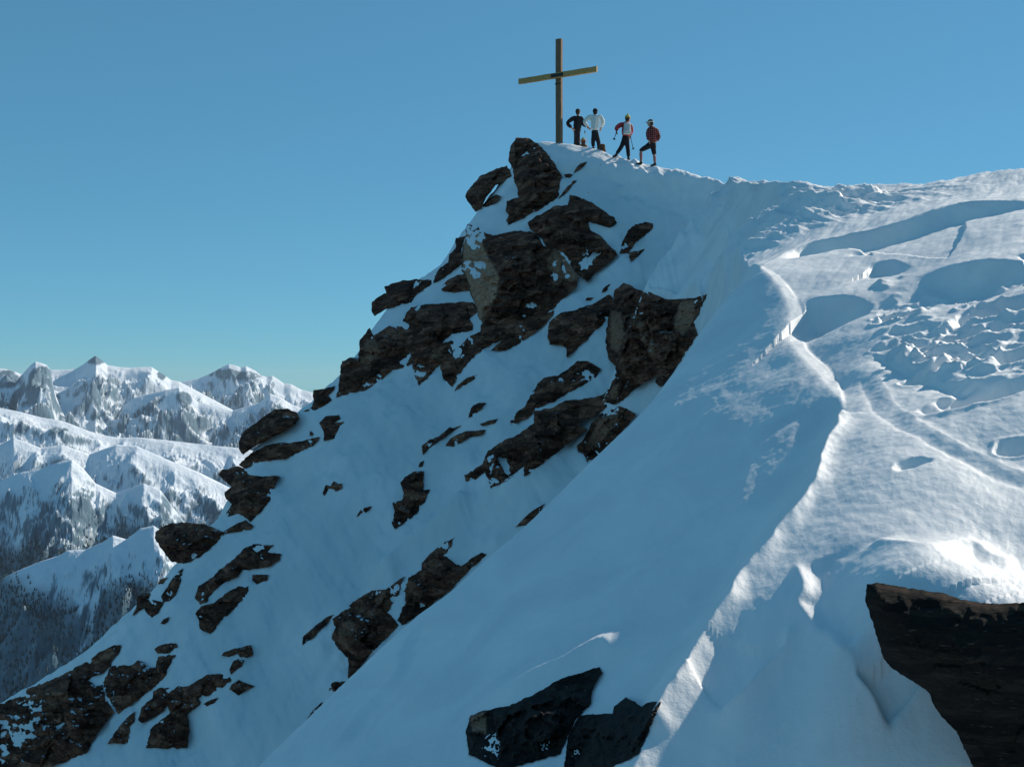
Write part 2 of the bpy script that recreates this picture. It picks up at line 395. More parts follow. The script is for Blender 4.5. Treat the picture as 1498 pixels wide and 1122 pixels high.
# trodden snow
for a in [(1333,677,.13,.06,.06,.10,.35,3),(1352,546,.2,.1,.06,.3,.3,4),(1415,524,.25,.12,.11,.3,.1,4),(1403,490,.2,.1,.08,.3,.1,4),(1460,450,.34,.2,.15,.2,.0,4),(1490,520,.25,.12,.1,.3,.3,4),
          (1410,585,.3,.16,.13,.15,.2,4),(1455,572,.36,.17,.17,.15,.2,4),(1425,568,.2,.1,.07,.2,.2,4),(1372,515,.07,.16,.06,.3,.9,4),(1320,455,.26,.1,.10,.3,0,4),(1490,655,.15,.1,.08,.2,0,4)]:
    pit(*a)
rr = random.Random(5)
patch = np.array([(1290,500),(1300,450),(1340,415),(1400,408),(1498,425),(1560,440),(1560,640),(1498,620),(1440,600),(1390,600),(1350,560),(1310,530)], float)
def in_patch(px, py):
    r = np.zeros(px.shape, bool); n = len(patch)
    for i in range(n):
        x0, y0 = patch[i]; x1, y1 = patch[(i+1) % n]
        r ^= ((y0 > py) != (y1 > py)) & (px < (x1-x0)*(py-y0)/(y1-y0+1e-9)+x0)
    return r
vis_px = gu*F+749; vis_py = 561-Z0/gy*F
sel = (gy > 8) & (gy < 13.5) & in_patch(vis_px, vis_py)
w0 = sel.astype(float)
for _ in range(14): w0 = (w0+np.roll(w0, 3, 0)+np.roll(w0, -3, 0)+np.roll(w0, 5, 1)+np.roll(w0, -5, 1))/5
tn = ridged(gx*1.5+.5*fbm(gx*2, gy*2, 2, 4), gy*1.9, 5, 77, .55)
tm = sstep(-.15, .35, fbm(gx*.9, gy*.9, 3, 78))
Z += w0*tm*(.065*(tn-.5))
for k in range(70):
    a, b = rr.random(), rr.random()
    px = 1292+215*a; py = (438-40*a if a < .5 else 425)+ (85+75*a)*b
    r = rr.uniform(.05, .12)
    pit(px, py, r*rr.uniform(1, 2.2), r, r*rr.uniform(.2, .5), rr.uniform(.2, .6), rr.uniform(-.9, .9), rr.choice([2, 3]))
for k in range(60):                                    # small clods thrown up along the tracks
    a = rr.random(); px = 1285+200*a; py = 400+150*rr.random()
    r = rr.uniform(.03, .07); pit(px, py, r*1.3, r, -r*.6, 0, 0, 2)
# --- foreground rims and hollows
scarp([(1162,828),(1173,850),(1175,870),(1167,888),(1180,912),(1193,932),(1212,935),(1226,955),(1246,972)], .035, .35, .12, .2, .12, -1, .01)
scarp([(1148,925),(1152,950),(1140,968),(1125,982),(1108,1000),(1090,1020),(1065,1045),(1040,1062)], .045, .3, .05, .3, .15, -1, .02)
scarp([(1246,972),(1252,1000),(1275,1030),(1290,1062),(1305,1090)], .10, .4, .06, .3, .15, -1, .02)
rib([(1276,792),(1300,797),(1330,803),(1360,806),(1400,800),(1430,806),(1450,820),(1498,833)], .05, .10, .1)
rib([(1236,606),(1215,650),(1203,690),(1190,720),(1170,748),(1140,785),(1110,825),(1080,862),(1050,905),(1020,955),(985,1012),(950,1075)], .085, .075, .1, .07)
rib([(1160,822),(1173,850),(1175,870),(1167,888),(1180,912),(1193,932),(1212,935),(1226,955),(1246,972),(1262,1010),(1285,1050),(1310,1090)], .028, .06, .15, .015)
rib([(1150,905),(1152,945),(1140,968),(1125,982),(1108,1000),(1088,1022),(1062,1045),(1035,1070)], .05, .06, .15, .03)
# --- flank C: folds
rib([(1210,600),(1140,640),(1095,690),(1095,745),(1130,750)], .03, .16, .5)
rib([(760,900),(830,880),(900,850),(960,860),(985,900)], .03, .3, .5)
scarp([(612,910),(585,948),(577,983),(553,1012),(524,1041),(505,1067),(480,1100)], .045, .25, .06, .4, .2, 1, .06)
rib([(690,1062),(760,1010),(830,975),(880,955),(895,985)], .10, .18, .3)
# --- ribs on the summit face
rib([(836,642),(800,676),(753,722),(710,740),(688,756)], .6, .45)
rib([(524,874),(560,850),(591,821),(630,790),(667,759),(700,730)], .6, .42)
rib([(1060,270),(1034,305),(1004,345),(974,382),(950,416)], .22, .38, .6, .2)
scarp([(800,250),(830,240),(850,238),(900,247),(960,258),(1020,268)], .18, .9, .25, .3, .6, 1, .15)
scarp([(880,285),(930,262),(980,270),(1040,290)], .15, .9, .25, .3, .6, 1, .15)
# --- fine wind relief
b_side = samp(t_M, gx, gy)*sM
xr = gx*.82+gy*.57; yr = -gx*.57+gy*.82
near = np.exp(-gy/14)
wl = sstep(.1, .8, b_side)
Zf = .012*fbm(gx*3, gy*3, 4, 21)+.005*fbm(gx*14, gy*14, 3, 31)*sstep(20, 6, gy)
streak = fbm((gx*.9-gy*.44)*2.6, (gx*.44+gy*.9)*.55, 4, 41)
Zf = Zf+(1-wl)*sstep(13, 19, gy)*(.05*streak+.02*ridged((gx*.9-gy*.44)*1.1, (gx*.44+gy*.9)*.25, 4, 43)*sstep(8.5, 5, gx))+(1-wl)*sstep(6, 10, gy)*.013*fbm((gx*.5+gy*.87)*1.0, (gx*.87-gy*.5)*5, 3, 51)
Zf = Zf+wl*sstep(14, 19, gy)*sstep(2.5, 4, gx)*.07*ridged((gx*.9-gy*.44)*1.1, (gx*.44+gy*.9)*.25, 4, 43)
Zf = Zf+wl*sstep(22, 27, gy)*(.12*fbm(xr*1.8, yr*.35, 4, 61)+.12*fbm(gx*.7, gy*.7, 4, 66))
gm_ = sstep(17.5, 20, gy)*sstep(8.5, 6.5, gx)*sstep(3, 3.8, gx)
Zf = Zf+gm_*(.27*(ridged((gx+gy*.10)*1.25, gy*.16, 4, 45, .6)-.5)*(1-wl*.5)+.03*fbm((gx+gy*.1)*6, gy*.8, 3, 46))
Z = Z+Zf
face_shade = wl*sstep(19, 24, gy)*(.70+.9*fbm(xr*.8, yr*.25, 4, 72)+.2*fbm(xr*3, yr*.8, 3, 73))*sstep(.2, 1.5, -samp(t_B, gx, gy)*sB)  # mask of the painted shade on the summit face, streaked down the fall line
dirt = np.zeros_like(Z)
dn = noise2(gx*9, gy*9, 71); dirt = sstep(.86, .92, dn)*(gy > 36)*(gu > .02)*.8
# apron of the mountain beyond the mesh so that nothing ends in the air
YY2 = np.array([90, 130, 200, 300, 420.]); zl = Z[-1]
Zx = np.vstack([zl-(y-74)*.75 for y in YY2]); UX = np.vstack([UU*y for y in YY2]); YX = np.vstack([np.full_like(UU, y) for y in YY2])
me = grid_mesh('snow_slope', np.vstack([gx, UX]), np.vstack([gy, YX]), np.vstack([Z, Zx]), {'dirt': np.vstack([dirt, np.zeros_like(Zx)]), 'face_shade': np.vstack([face_shade, np.ones_like(Zx)])})
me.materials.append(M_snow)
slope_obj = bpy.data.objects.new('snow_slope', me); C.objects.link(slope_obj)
tag(slope_obj, kind='structure')
# ------------------------------------------------------------------ rocks
# each outline is traced in photo coordinates (origin, zoom) and set on the slope met behind it
ZA = (500, 180, 2.671); ZB = (0, 480, 2.952); ZC = (0, 700, 2.992); ZD = (400, 540, 2.097); ZE = (900, 600, 2.363)
ROCKS = [
 # name, zoom, label, thickness factor, pale faces (x0,y0,x1,y1,x2,y2.. polygon) , options, outline
 ('boulder', ZA, 'tall pointed boulder on the skyline just left of the summit cross', .45, None, {},
  [(650,150),(660,90),(680,58),(735,60),(775,90),(810,130),(835,165),(862,210),(850,240),(852,285),(790,330),(740,355),(700,375),(650,398),(640,380),(655,360),(640,345),(645,305),(690,290),(685,255),(672,215),(668,180)]),
 ('boulder', ZA, 'smooth dark boulder leaning out of the skyline below the tall pointed boulder', .4, None, {},
  [(648,165),(662,205),(640,225),(600,245),(570,285),(555,310),(545,335),(525,348),(505,325),(483,290),(490,265),(515,235),(545,205),(590,185)]),
 ('rock', ZA, 'small flat rock in the snow between the leaning boulder and the tall pointed boulder', .3, None, {},
  [(600,280),(620,285),(615,300),(590,318),(560,330),(548,325),(570,300)]),
 ('rock_outcrop', ZA, 'largest rock outcrop below the summit, with a pale upright slab on its left edge', .32,
  [[(478,430),(535,420),(560,500),(615,600),(602,700),(560,720),(540,785),(515,690),(470,560)], [(820,500),(870,500),(925,600),(900,625),(840,600),(800,560)]], {'pale': [1.0, .5]},
  [(490,395),(530,400),(545,425),(590,440),(640,430),(680,420),(735,425),(770,445),(790,480),(850,500),(880,540),(900,570),(925,600),(920,640),(870,680),(830,720),(800,745),(750,770),(700,790),(665,800),(620,790),(600,800),(550,785),(535,760),(525,720),(500,660),(490,610),(470,580),(465,520),(480,460),(485,430)]),
 ('rock_outcrop', ZA, 'ragged dark rock band running under the largest outcrop down to a hanging point', .3, None, {},
  [(545,785),(620,790),(700,785),(800,740),(835,735),(800,780),(740,830),(680,870),(640,890),(580,890),(610,865),(625,850),(590,860),(560,880),(520,910),(480,950),(455,990),(430,1030),(410,1010),(395,1000),(385,950),(370,880),(390,860),(430,850),(462,875),(490,840),(540,815)]),
 ('rock_outcrop', ZA, 'dark overhanging outcrop with an arm pointing right, right of the largest outcrop', .35, None, {},
  [(890,280),(930,290),(975,310),(1020,340),(1065,370),(1075,390),(1045,410),(1010,400),(965,385),(970,420),(1010,440),(1040,475),(1070,500),(1078,515),(1040,550),(990,590),(960,620),(930,600),(900,570),(880,520),(840,495),(795,480),(780,450),(735,415),(725,390),(760,365),(800,345),(830,325),(880,320),(890,300)]),
 ('rock', ZA, 'oval upright rock alone in the shaded gully right of the summit outcrops', .35, None, {},
  [(1140,400),(1180,388),(1218,390),(1215,410),(1185,440),(1150,465),(1135,490),(1120,510),(1085,510),(1090,480),(1105,445),(1120,420)]),
 ('rock', ZA, 'low wedge of rock at the foot of the oval upright rock', .3, None, {},
  [(1125,505),(1150,498),(1185,492),(1165,515),(1130,543),(1122,525)]),
 ('rock', ZA, 'thin slanting rock blade in the snow right of the tall pointed boulder', .25, None, {},
  [(958,152),(945,170),(905,198),(912,180),(932,158)]),
 ('rock', ZA, 'tiny rock below the thin slanting blade near the summit', .25, None, {},
  [(868,200),(890,198),(912,206),(900,215),(872,213)]),
 ('rock', ZA, 'thin curved rock rib between the tall pointed boulder and the overhanging outcrop', .25, None, {},
  [(920,224),(908,240),(888,262),(868,282),(845,296),(866,268),(890,240),(905,226)]),
 ('rock_outcrop', ZA, 'flat rounded outcrop sticking out of the skyline with snow above it', .35, None, {},
  [(165,640),(230,618),(300,610),(350,615),(352,630),(300,665),(270,700),(210,715),(160,735),(130,755),(115,735),(118,700),(140,680),(175,665)]),
 ('rock_outcrop', ZA, 'narrow ladder of rock on the skyline left of the pale upright slab', .35, None, {},
  [(445,450),(487,440),(470,480),(465,520),(470,550),(430,580),(400,605),(360,625),(365,600),(380,570),(415,545),(420,515),(445,490)]),
 ('rock', ZA, 'dark rounded rock in the snow pocket left of the pale upright slab', .35, None, {},
  [(385,650),(410,615),(450,595),(490,590),(505,655),(440,662),(400,660)]),
 ('rock_outcrop', ZA, 'broad black outcrop under the snow pocket, tapering to a point below', .32, None, {},
  [(240,760),(270,720),(330,708),(390,705),(460,700),(520,700),(528,740),(500,765),(515,790),(510,810),(470,820),(430,825),(400,850),(380,880),(385,940),(350,980),(320,1010),(300,1025),(290,1000),(275,950),(268,900),(240,850),(215,810),(215,795),(260,795),(238,775)]),
 ('rock_outcrop', ZA, 'brown stepped cliff on the skyline with icicle stained snow beneath it', .32, [[(90,850),(130,840),(150,900),(110,930),(85,900)]], {'pale': [.35]},
  [(110,800),(125,830),(185,795),(210,800),(240,850),(260,870),(275,940),(240,960),(200,965),(160,1000),(110,1035),(60,1050),(0,1065),(-22,1072),(-15,1040),(0,930),(30,918),(65,918),(70,850),(85,830)]),
 ('rock_outcrop', ZA, 'big brown outcrop with pale streaked faces against the edge of the snow crest', .36,
  [[(1045,730),(1090,740),(1105,830),(1080,900),(1050,880)], [(1130,740),(1165,760),(1220,860),(1215,930),(1170,850)], [(1320,700),(1380,690),(1375,780),(1330,830),(1295,790)]], {'pale': [.55, .5, .7]},
  [(1065,655),(1100,625),(1130,635),(1150,650),(1200,660),(1270,690),(1370,685),(1425,670),(1400,730),(1375,780),(1395,835),(1350,890),(1300,960),(1270,1000),(1245,1030),(1225,1015),(1230,990),(1190,1010),(1130,1050),(1100,1085),(1060,1100),(1020,1090),(1050,1030),(1075,985),(1070,950),(1035,915),(1032,850),(1035,790),(1045,730),(1060,690)]),
 ('rock_outcrop', ZA, 'blocky dark outcrop joined to the left of the big brown outcrop', .34, None, {},
  [(1045,670),(1062,690),(1050,730),(1030,780),(990,810),(960,845),(930,870),(900,900),(875,915),(880,880),(860,870),(810,865),(805,840),(808,780),(850,745),(930,725),(985,705)]),
 ('rock', ZA, 'small rock just above the blocky dark outcrop', .3, None, {}, [(1050,630),(1035,655),(1015,663),(1020,648),(1038,632)]),
 ('rock', ZA, 'tiny flat rock left above the blocky dark outcrop', .3, None, {}, [(985,682),(970,694),(952,692),(958,682)]),
 ('rock', ZA, 'slanting sliver of rock below the hanging point of the ragged band', .25, None, {}, [(530,983),(520,1000),(480,1025),(440,1046),(452,1024),(490,995)]),
 ('rock', ZA, 'small leaf shaped rock below the slanting sliver', .3, None, {}, [(565,1095),(550,1108),(525,1122),(503,1118),(515,1102),(540,1092)]),
 ('rock_outcrop', ZD, 'long knobbly rock band below the big brown outcrop, upper one of two', .32, None, {},
  [(932,-25),(965,-25),(1005,0),(990,25),(950,50),(900,75),(860,100),(830,110),(800,125),(790,145),(750,165),(725,172),(735,140),(770,115),(790,80),(815,40),(830,25),(870,20),(905,0)]),
 ('rock_outcrop', ZD, 'long stepped rock band below the big brown outcrop, lower one of two', .34, [[(1030,60),(1060,40),(1055,90),(1035,120)]], {'pale': [.5]},
  [(1095,25),(1060,80),(1035,105),(1020,118),(985,145),(950,160),(940,175),(965,185),(930,210),(870,255),(820,295),(770,330),(768,297),(720,340),(668,365),(650,315),(620,338),(590,345),(585,325),(610,310),(640,290),(660,250),(710,215),(760,195),(798,165),(800,130),(860,115),(900,95),(960,90),(1010,80),(1035,50),(1060,-5),(1085,-15)]),
 ('boulder', ZD, 'rounded brown boulder half buried behind the smooth snow crest', .45, [[(1020,135),(1060,125),(1050,170),(990,240),(960,230),(985,180)]], {'pale': [.4]},
  [(1020,125),(1060,115),(1085,120),(1112,140),(1080,180),(1040,230),(990,270),(965,288),(935,255),(930,235),(955,210),(975,165)]),
 ('rock', ZD, 'small wedge of rock just showing behind the middle of the smooth snow crest', .3, None, {}, [(832,412),(800,430),(770,455),(742,484),(772,478),(815,450)]),
 ('rock_outcrop', ZD, 'upright rock with a snow patch alone in the middle of the shaded snow face', .35, None, {},
  [(440,310),(462,312),(460,370),(480,368),(470,395),(440,440),(400,475),(372,490),(365,470),(372,440),(365,410),(395,400),(400,380),(388,345),(410,325)]),
 ('rock', ZD, 'pebble sized rock above the upright rock in the middle of the face', .3, None, {}, [(462,280),(457,298),(445,300),(448,288)]),
 ('rock', ZD, 'thin jagged strip of rock, left one of the pair above mid face', .3, None, {}, [(575,172),(550,190),(525,210),(500,225),(475,245),(457,262),(455,235),(480,215),(510,205),(540,178),(550,182)]),
 ('rock', ZD, 'low arched rock right of the thin jagged strip', .3, None, {}, [(650,185),(645,200),(600,210),(575,225),(550,238),(527,235),(545,210),(590,190)]),
 ('rock', ZD, 'tiny pointed rock above the low arched rock', .3, None, {}, [(688,152),(680,165),(640,175),(633,168),(660,158)]),
 ('rock', ZD, 'small round rock alone high in the middle of the face', .3, None, {}, [(650,103),(640,120),(610,145),(598,148),(605,125),(625,105)]),
 ('rock', ZD, 'small crab shaped rock alone on the open left part of the face', .3, None, {}, [(210,350),(212,365),(190,375),(170,368),(155,388),(150,382),(160,355),(172,358),(185,342),(198,352)]),
 ('rock', ZD, 'thin brown splinter of rock right below the crab shaped rock', .25, None, {}, [(300,420),(295,432),(270,445),(255,452),(265,433),(282,424)]),
 ('rock', ZD, 'forked dark rock near the left skyline with a dot of rock beside it', .3, None, {}, [(160,145),(200,140),(205,152),(185,165),(218,160),(195,190),(185,212),(155,220),(152,185),(140,165)]),
 ('rock_outcrop', ZD, 'jagged black outcrop with snow veins tucked behind the lower snow crest', .34, None, {},
  [(555,515),(545,540),(525,570),(550,590),(575,605),(600,585),(640,560),(655,568),(620,600),(580,640),(540,680),(500,710),(455,750),(420,770),(395,785),(380,770),(400,725),(405,715),(400,680),(415,640),(455,615),(455,595),(480,565),(520,535)]),
 ('rock_outcrop', ZD, 'large brown ribbed outcrop beside the lowest part of the snow crest', .34, [[(200,790),(240,760),(250,830),(230,860),(200,840)]], {'pale': [.25]},
  [(400,635),(385,690),(350,745),(370,765),(385,785),(350,820),(300,870),(260,920),(240,945),(200,990),(170,985),(178,960),(230,955),(228,885),(200,860),(178,825),(190,790),(180,765),(215,740),(250,710),(300,680),(345,675)]),
 ('rock', ZD, 'long finger of rock pointing down left from the large brown ribbed outcrop', .3, None, {}, [(185,752),(165,780),(120,825),(88,845),(90,820),(130,785),(160,762)]),
 ('rock', ZD, 'dark blade of rock below the large brown ribbed outcrop near the bottom of the photo', .3, None, {}, [(150,1020),(155,1035),(130,1060),(95,1110),(85,1110),(100,1075),(125,1040)]),
 ('rock_outcrop', ZD, 'pointed brown outcrop breaking through the shaded near snow flank', .35, [[(600,1060),(650,1048),(655,1120),(610,1110)]], {'pale': [.4], 'near': 1},
  [(605,1060),(650,1045),(730,1030),(810,990),(880,950),(960,925),(1000,912),(1010,930),(985,965),(975,1000),(975,1025),(935,1062),(910,1110),(880,1180),(700,1230),(600,1180),(590,1110)]),
 ('rock_outcrop', ZD, 'knobbly black outcrop right of the pointed brown outcrop on the near flank', .35, None, {'near': 1},
  [(940,1060),(1040,1055),(1045,1035),(1080,1005),(1110,1020),(1130,1035),(1150,1020),(1190,1020),(1150,1110),(1120,1180),(1000,1240),(890,1230),(905,1120)]),
 ('boulder', ZB, 'egg shaped dark boulder on the skyline with snow along its foot', .4, None, {},
  [(1185,350),(1240,348),(1280,365),(1295,390),(1270,420),(1220,450),(1180,470),(1130,495),(1090,515),(1050,548),(1030,520),(1030,490),(1050,450),(1080,425),(1110,405),(1150,375)]),
 ('rock', ZB, 'hooked rock on the skyline between the egg shaped boulder and the stepped cliff', .35, None, {},
  [(1445,248),(1400,262),(1355,268),(1350,290),(1355,320),(1340,345),(1308,360),(1360,355),(1400,335),(1435,310),(1415,290),(1440,268)]),
 ('rock_outcrop', ZB, 'long tongue of dark rock under the egg shaped boulder', .32, None, {},
  [(1380,470),(1375,485),(1350,510),(1280,540),(1230,565),(1170,572),(1120,575),(1060,605),(1030,590),(1060,560),(1090,535),(1140,510),(1200,495),(1250,495),(1310,485),(1350,475)]),
 ('rock', ZB, 'dot of rock above the end of the long tongue of dark rock', .3, None, {}, [(1340,443),(1355,455),(1345,466),(1335,460)]),
 ('rock_outcrop', ZB, 'bulky double headed outcrop with a spur to the right, above the snow capped boulder', .36, None, {},
  [(1030,595),(1060,610),(1080,635),(1130,640),(1200,637),(1210,640),(1185,690),(1168,700),(1170,740),(1130,790),(1080,835),(1050,810),(1030,800),(980,815),(975,800),(1000,760),(970,730),(970,710),(1000,685),(960,650),(942,630),(960,610)]),
 ('rock', ZB, 'low ragged ledge between the double headed outcrop and the snow capped boulder', .3, None, {},
  [(985,865),(1020,845),(1060,828),(1095,855),(1080,870),(1040,878),(1000,882),(960,895),(965,880)]),
 ('boulder', ZB, 'big blunt boulder with a white snow cap jutting from the skyline', .4, None, {},
  [(700,860),(740,840),(820,838),(880,845),(930,865),(968,880),(950,910),(900,960),(850,995),(800,1018),(745,1010),(715,980),(690,945),(668,905),(670,880)]),
 ('rock', ZC, 'upright leaf shaped rock on the lower left skyline', .3, None, {}, [(800,392),(795,440),(770,510),(740,535),(715,540),(705,515),(740,460),(770,415)]),
 ('rock', ZC, 'two pronged dark rock at the lower left skyline below the upright leaf shaped rock', .3, None, {}, [(660,503),(620,500),(600,520),(598,560),(580,598),(632,565),(640,585),(665,608),(690,590),(718,540),(690,535),(655,530)]),
 ('rock', ZC, 'small rock peeking over the skyline beside the upright leaf shaped rock', .3, None, {}, [(735,432),(700,440),(692,465),(715,458)]),
 ('rock', ZC, 'tiny rock in the snow right of the two pronged rock', .3, None, {}, [(740,605),(735,625),(715,638),(702,632),(715,615)]),
 ('rock_outcrop', ZC, 'long slanting outcrop with a forked top on the lower left face', .34, None, {},
  [(1110,285),(1200,290),(1170,320),(1230,330),(1225,355),(1180,385),(1110,395),(1060,400),(1040,430),(980,455),(930,495),(905,540),(875,550),(853,520),(870,470),(910,445),(950,410),(1000,370),(1030,345),(1070,305)]),
 ('rock', ZC, 'small square rock right of the long slanting outcrop', .3, None, {}, [(1105,420),(1172,420),(1170,445),(1125,462),(1105,445)]),
 ('rock_outcrop', ZC, 'thick dark wedge of rock under the long slanting outcrop', .34, None, {},
  [(1090,470),(1080,510),(1030,565),(960,630),(920,680),(875,660),(870,620),(853,590),(880,560),(940,540),(990,500),(1040,475)]),
 ('rock', ZC, 'flat broken rock above the right end of the bottom left crag', .3, None, {}, [(725,722),(770,720),(778,735),(755,750),(735,765),(690,765),(675,745),(690,732)]),
 ('crag', ZC, 'massive brown crag filling the bottom left corner of the slope', .22, [[(100,960),(300,880),(290,980),(150,1060)]], {'pale': [.12]},
  [(-60,1010),(0,985),(100,945),(120,920),(250,870),(330,825),(390,795),(430,760),(500,728),(530,728),(525,755),(495,790),(485,820),(445,850),(400,870),(385,882),(420,905),(450,900),(460,960),(500,1020),(470,1060),(430,1110),(380,1200),(200,1270),(-60,1290)]),
 ('crag', ZC, 'brown crag with a rounded back adjoining the right side of the bottom left crag', .26, None, {},
  [(485,820),(580,815),(600,795),(625,800),(640,825),(680,828),(690,780),(730,772),(770,770),(745,810),(720,870),(670,915),(620,955),(560,1000),(520,1030),(500,1000),(465,950),(450,890)]),
 ('rock', ZC, 'bent dark rock alone on the lower face, uppermost of three in a row', .3, None, {}, [(1000,752),(1060,735),(1100,727),(1110,770),(1080,785),(1050,780),(1040,765),(1000,780),(970,775),(978,760)]),
 ('rock', ZC, 'small tilted rock directly under the bent dark rock', .3, None, {}, [(1070,795),(1060,820),(1010,855),(1003,835),(1020,800),(1040,787)]),
 ('rock', ZC, 'lozenge shaped rock, lowest and rightmost of three in a row on the lower face', .3, None, {}, [(1115,908),(1080,925),(1045,948),(1003,920),(1015,900),(1045,880),(1075,893)]),
 ('rock_outcrop', ZC, 'scattered black outcrop spreading along the bottom of the shaded face', .3, None, {},
  [(900,860),(960,853),(1015,870),(1010,885),(960,925),(910,950),(870,960),(885,985),(840,1010),(820,1030),(830,1090),(820,1180),(640,1180),(660,1090),(740,1030),(735,990),(700,1030),(620,1070),(605,1055),(620,1000),(665,960),(670,930),(700,915),(750,915),(830,905),(870,880)]),
 ('rock', ZC, 'jagged rock tooth between the bottom left crags and the scattered black outcrop', .3, None, {}, [(520,1085),(560,1040),(590,1018),(590,1060),(570,1090),(560,1160),(470,1160)]),
 ('rock', ZC, 'tiny rock at the right tip of the scattered black outcrop', .3, None, {}, [(955,958),(940,980),(905,995),(890,985),(920,968)]),
 ('boulder', ZE, 'large dark slab sided boulder in the foreground at the bottom right', .28, [[(900,600),(1130,634),(1413,672),(1600,680),(1600,700),(1300,690),(1100,650),(900,615)]], {'pale': [.12], 'near': 1, 'step': 3.2},
  [(870,600),(905,595),(960,605),(1050,620),(1130,630),(1200,655),(1290,668),(1413,665),(1600,670),(1720,800),(1720,1300),(1250,1260),(1180,1110),(1130,1060),(1100,1015),(1085,975),(1050,950),(1000,920),(960,895),(930,860),(910,800),(885,720),(865,660)]),
]
WCUM = np.maximum.accumulate(Z/YY[:, None], axis=0)
def ray_depth(px, py):
    out = np.full(len(px), np.inf); t = (561-py)/F; ci = np.clip(np.searchsorted(UU, (px-749)/F), 0, len(UU)-1)
    for i in np.unique(ci):
        m = ci == i; k = np.searchsorted(WCUM[:, i], t[m]); out[m] = np.where(k < len(YY), YY[np.minimum(k, len(YY)-1)], np.inf)
    return out
def inside(poly, x, y):
    r = np.zeros(x.shape, bool); n = len(poly)
    for i in range(n):
        x0, y0 = poly[i]; x1, y1 = poly[(i+1) % n]
        c = ((y0 > y) != (y1 > y)) & (x < (x1-x0)*(y-y0)/(y1-y0+1e-12)+x0)
        r ^= c
    return r
def edge_dist(poly, x, y):
    d = np.full(x.shape, 1e9); n = len(poly)
    for i in range(n):
        x0, y0 = poly[i]; x1, y1 = poly[(i+1) % n]; dx, dy = x1-x0, y1-y0
        t = np.clip(((x-x0)*dx+(y-y0)*dy)/(dx*dx+dy*dy+1e-9), 0, 1)
        d = np.minimum(d, np.hypot(x-x0-t*dx, y-y0-t*dy))
    return d
def build_rock(idx, name, zoom, label, thick, pale, opt, outline):
    ox, oy, k = zoom
    poly = np.array([(ox+a/k, oy+b/k) for a, b in outline])
    lo, hi = poly.min(0), poly.max(0); area = .5*abs(np.sum(poly[:, 0]*np.roll(poly[:, 1], -1)-poly[:, 1]*np.roll(poly[:, 0], -1)))
    size = math.sqrt(area)
    # roughen the outline
    R = random.Random(idx*13+5); dense = []
    amp = min(2.2, .05*size+.3)
    for i in range(len(poly)):
        a, b = poly[i], poly[(i+1) % len(poly)]; L = np.hypot(*(b-a)); n = max(1, int(L/(3.0 if size > 20 else 2.0)))
        nx, ny = -(b-a)[1]/L, (b-a)[0]/L
        for j in range(n):
            t = j/n; p = a+(b-a)*t
            o = amp*float(fbm(np.array([p[0]*.11]), np.array([p[1]*.11]), 4, idx, .75)[0])*1.3
            dense.append((p[0]+nx*o, p[1]+ny*o))
    dense = np.array(dense)
    # depth of the slope behind the outline: plane fit of 1/d
    S = []
    gxs = np.linspace(lo[0], hi[0], 9); gys = np.linspace(lo[1], hi[1], 9)
    for a in gxs:
        for b in gys:
            if inside(poly, np.array([a]), np.array([b]))[0]:
                x, y, z, hit = ray(a, min(b, 1119), Z)
                if hit: S.append((a, b, 1/y))
    far = not opt.get('near')
    S = [s for s in S if (s[2] < 1/17. if far else s[2] > 1/14.)]
    if len(S) < 3:
        for a, b in poly:
            x, y, z, hit = ray(a, min(b, 1119), Z)
            if hit and ((y > 17) == far): S.append((a, b, 1/y))
    S = np.array(S) if len(S) else np.array([(a, b, 1/B_d(a, b)) for a, b in poly])
    cx_, cy_ = poly.mean(0)
    if len(S) >= 6:
        A = np.c_[np.ones(len(S)), S[:, 0]-cx_, S[:, 1]-cy_]
        lam = np.diag([0, len(S)*4.0, len(S)*4.0])
        prior = np.array([0, 1.3e-5, 1.9e-5]) if far else np.array([0, 8.8e-5, 1.3e-4])
        if 'step' in opt: prior = np.array([0, .3e-4, 2.0e-4])
        wgt = np.linalg.solve(A.T@A+lam, A.T@S[:, 2]+lam@prior)
    else:
        wgt = np.array([np.median(S[:, 2]), 1.3e-5, 1.9e-5])
    if 'step' in opt: wgt = np.array([1/5.05, 2.5e-5, -.6e-5])
    def dep(px, py): return 1/np.maximum(wgt[0]+wgt[1]*(px-cx_)+wgt[2]*(py-cy_), .012)
    dm = dep(cx_, cy_); mpp = dm/F                      # metres per photo pixel here
    step = opt.get('step', max(1.3, min(2.6, size/22)))
    xs, ys = np.meshgrid(np.arange(lo[0], hi[0], step), np.arange(lo[1], hi[1], step))
    xs = xs+(rng.random(xs.shape)-.5)*step*.7; ys = ys+(rng.random(ys.shape)-.5)*step*.7
    xs, ys = xs.ravel(), ys.ravel()
    m = inside(dense, xs, ys); xs, ys = xs[m], ys[m]
    e = edge_dist(dense, xs, ys); m = e > step*.55; xs, ys, e = xs[m], ys[m], e[m]
    pts = np.r_[dense, np.c_[xs, ys]]; e = np.r_[np.zeros(len(dense)), e]
    nd = len(dense)
    res = delaunay_2d_cdt([Vector((float(a), float(b))) for a, b in pts], [], [list(range(nd))], 1, 1e-5)
    vs = np.array([(v.x, v.y) for v in res[0]]); faces = [tuple(f) for f in res[2]]
    if len(vs) != len(pts): e = edge_dist(dense, vs[:, 0], vs[:, 1]); 
    px, py = vs[:, 0], vs[:, 1]
    # rim vertices = those used by boundary edges
    cnt = {}
    for f in faces:
        for q in range(len(f)):
            a, b = f[q], f[(q+1) % len(f)]; key = (min(a, b), max(a, b)); cnt.setdefault(key, []).append((a, b))
    rim = [v[0] for v in cnt.values() if len(v) == 1]
    # bulge towards the viewer, cut by random planes, cracked by ridged noise
    T = thick*size*mpp
    prof = 1-np.exp(-e/(size*.10+.8))
    q = np.c_[(px-cx_)/size, (py-cy_)/size]
    cut = np.full(len(px), 9.0)
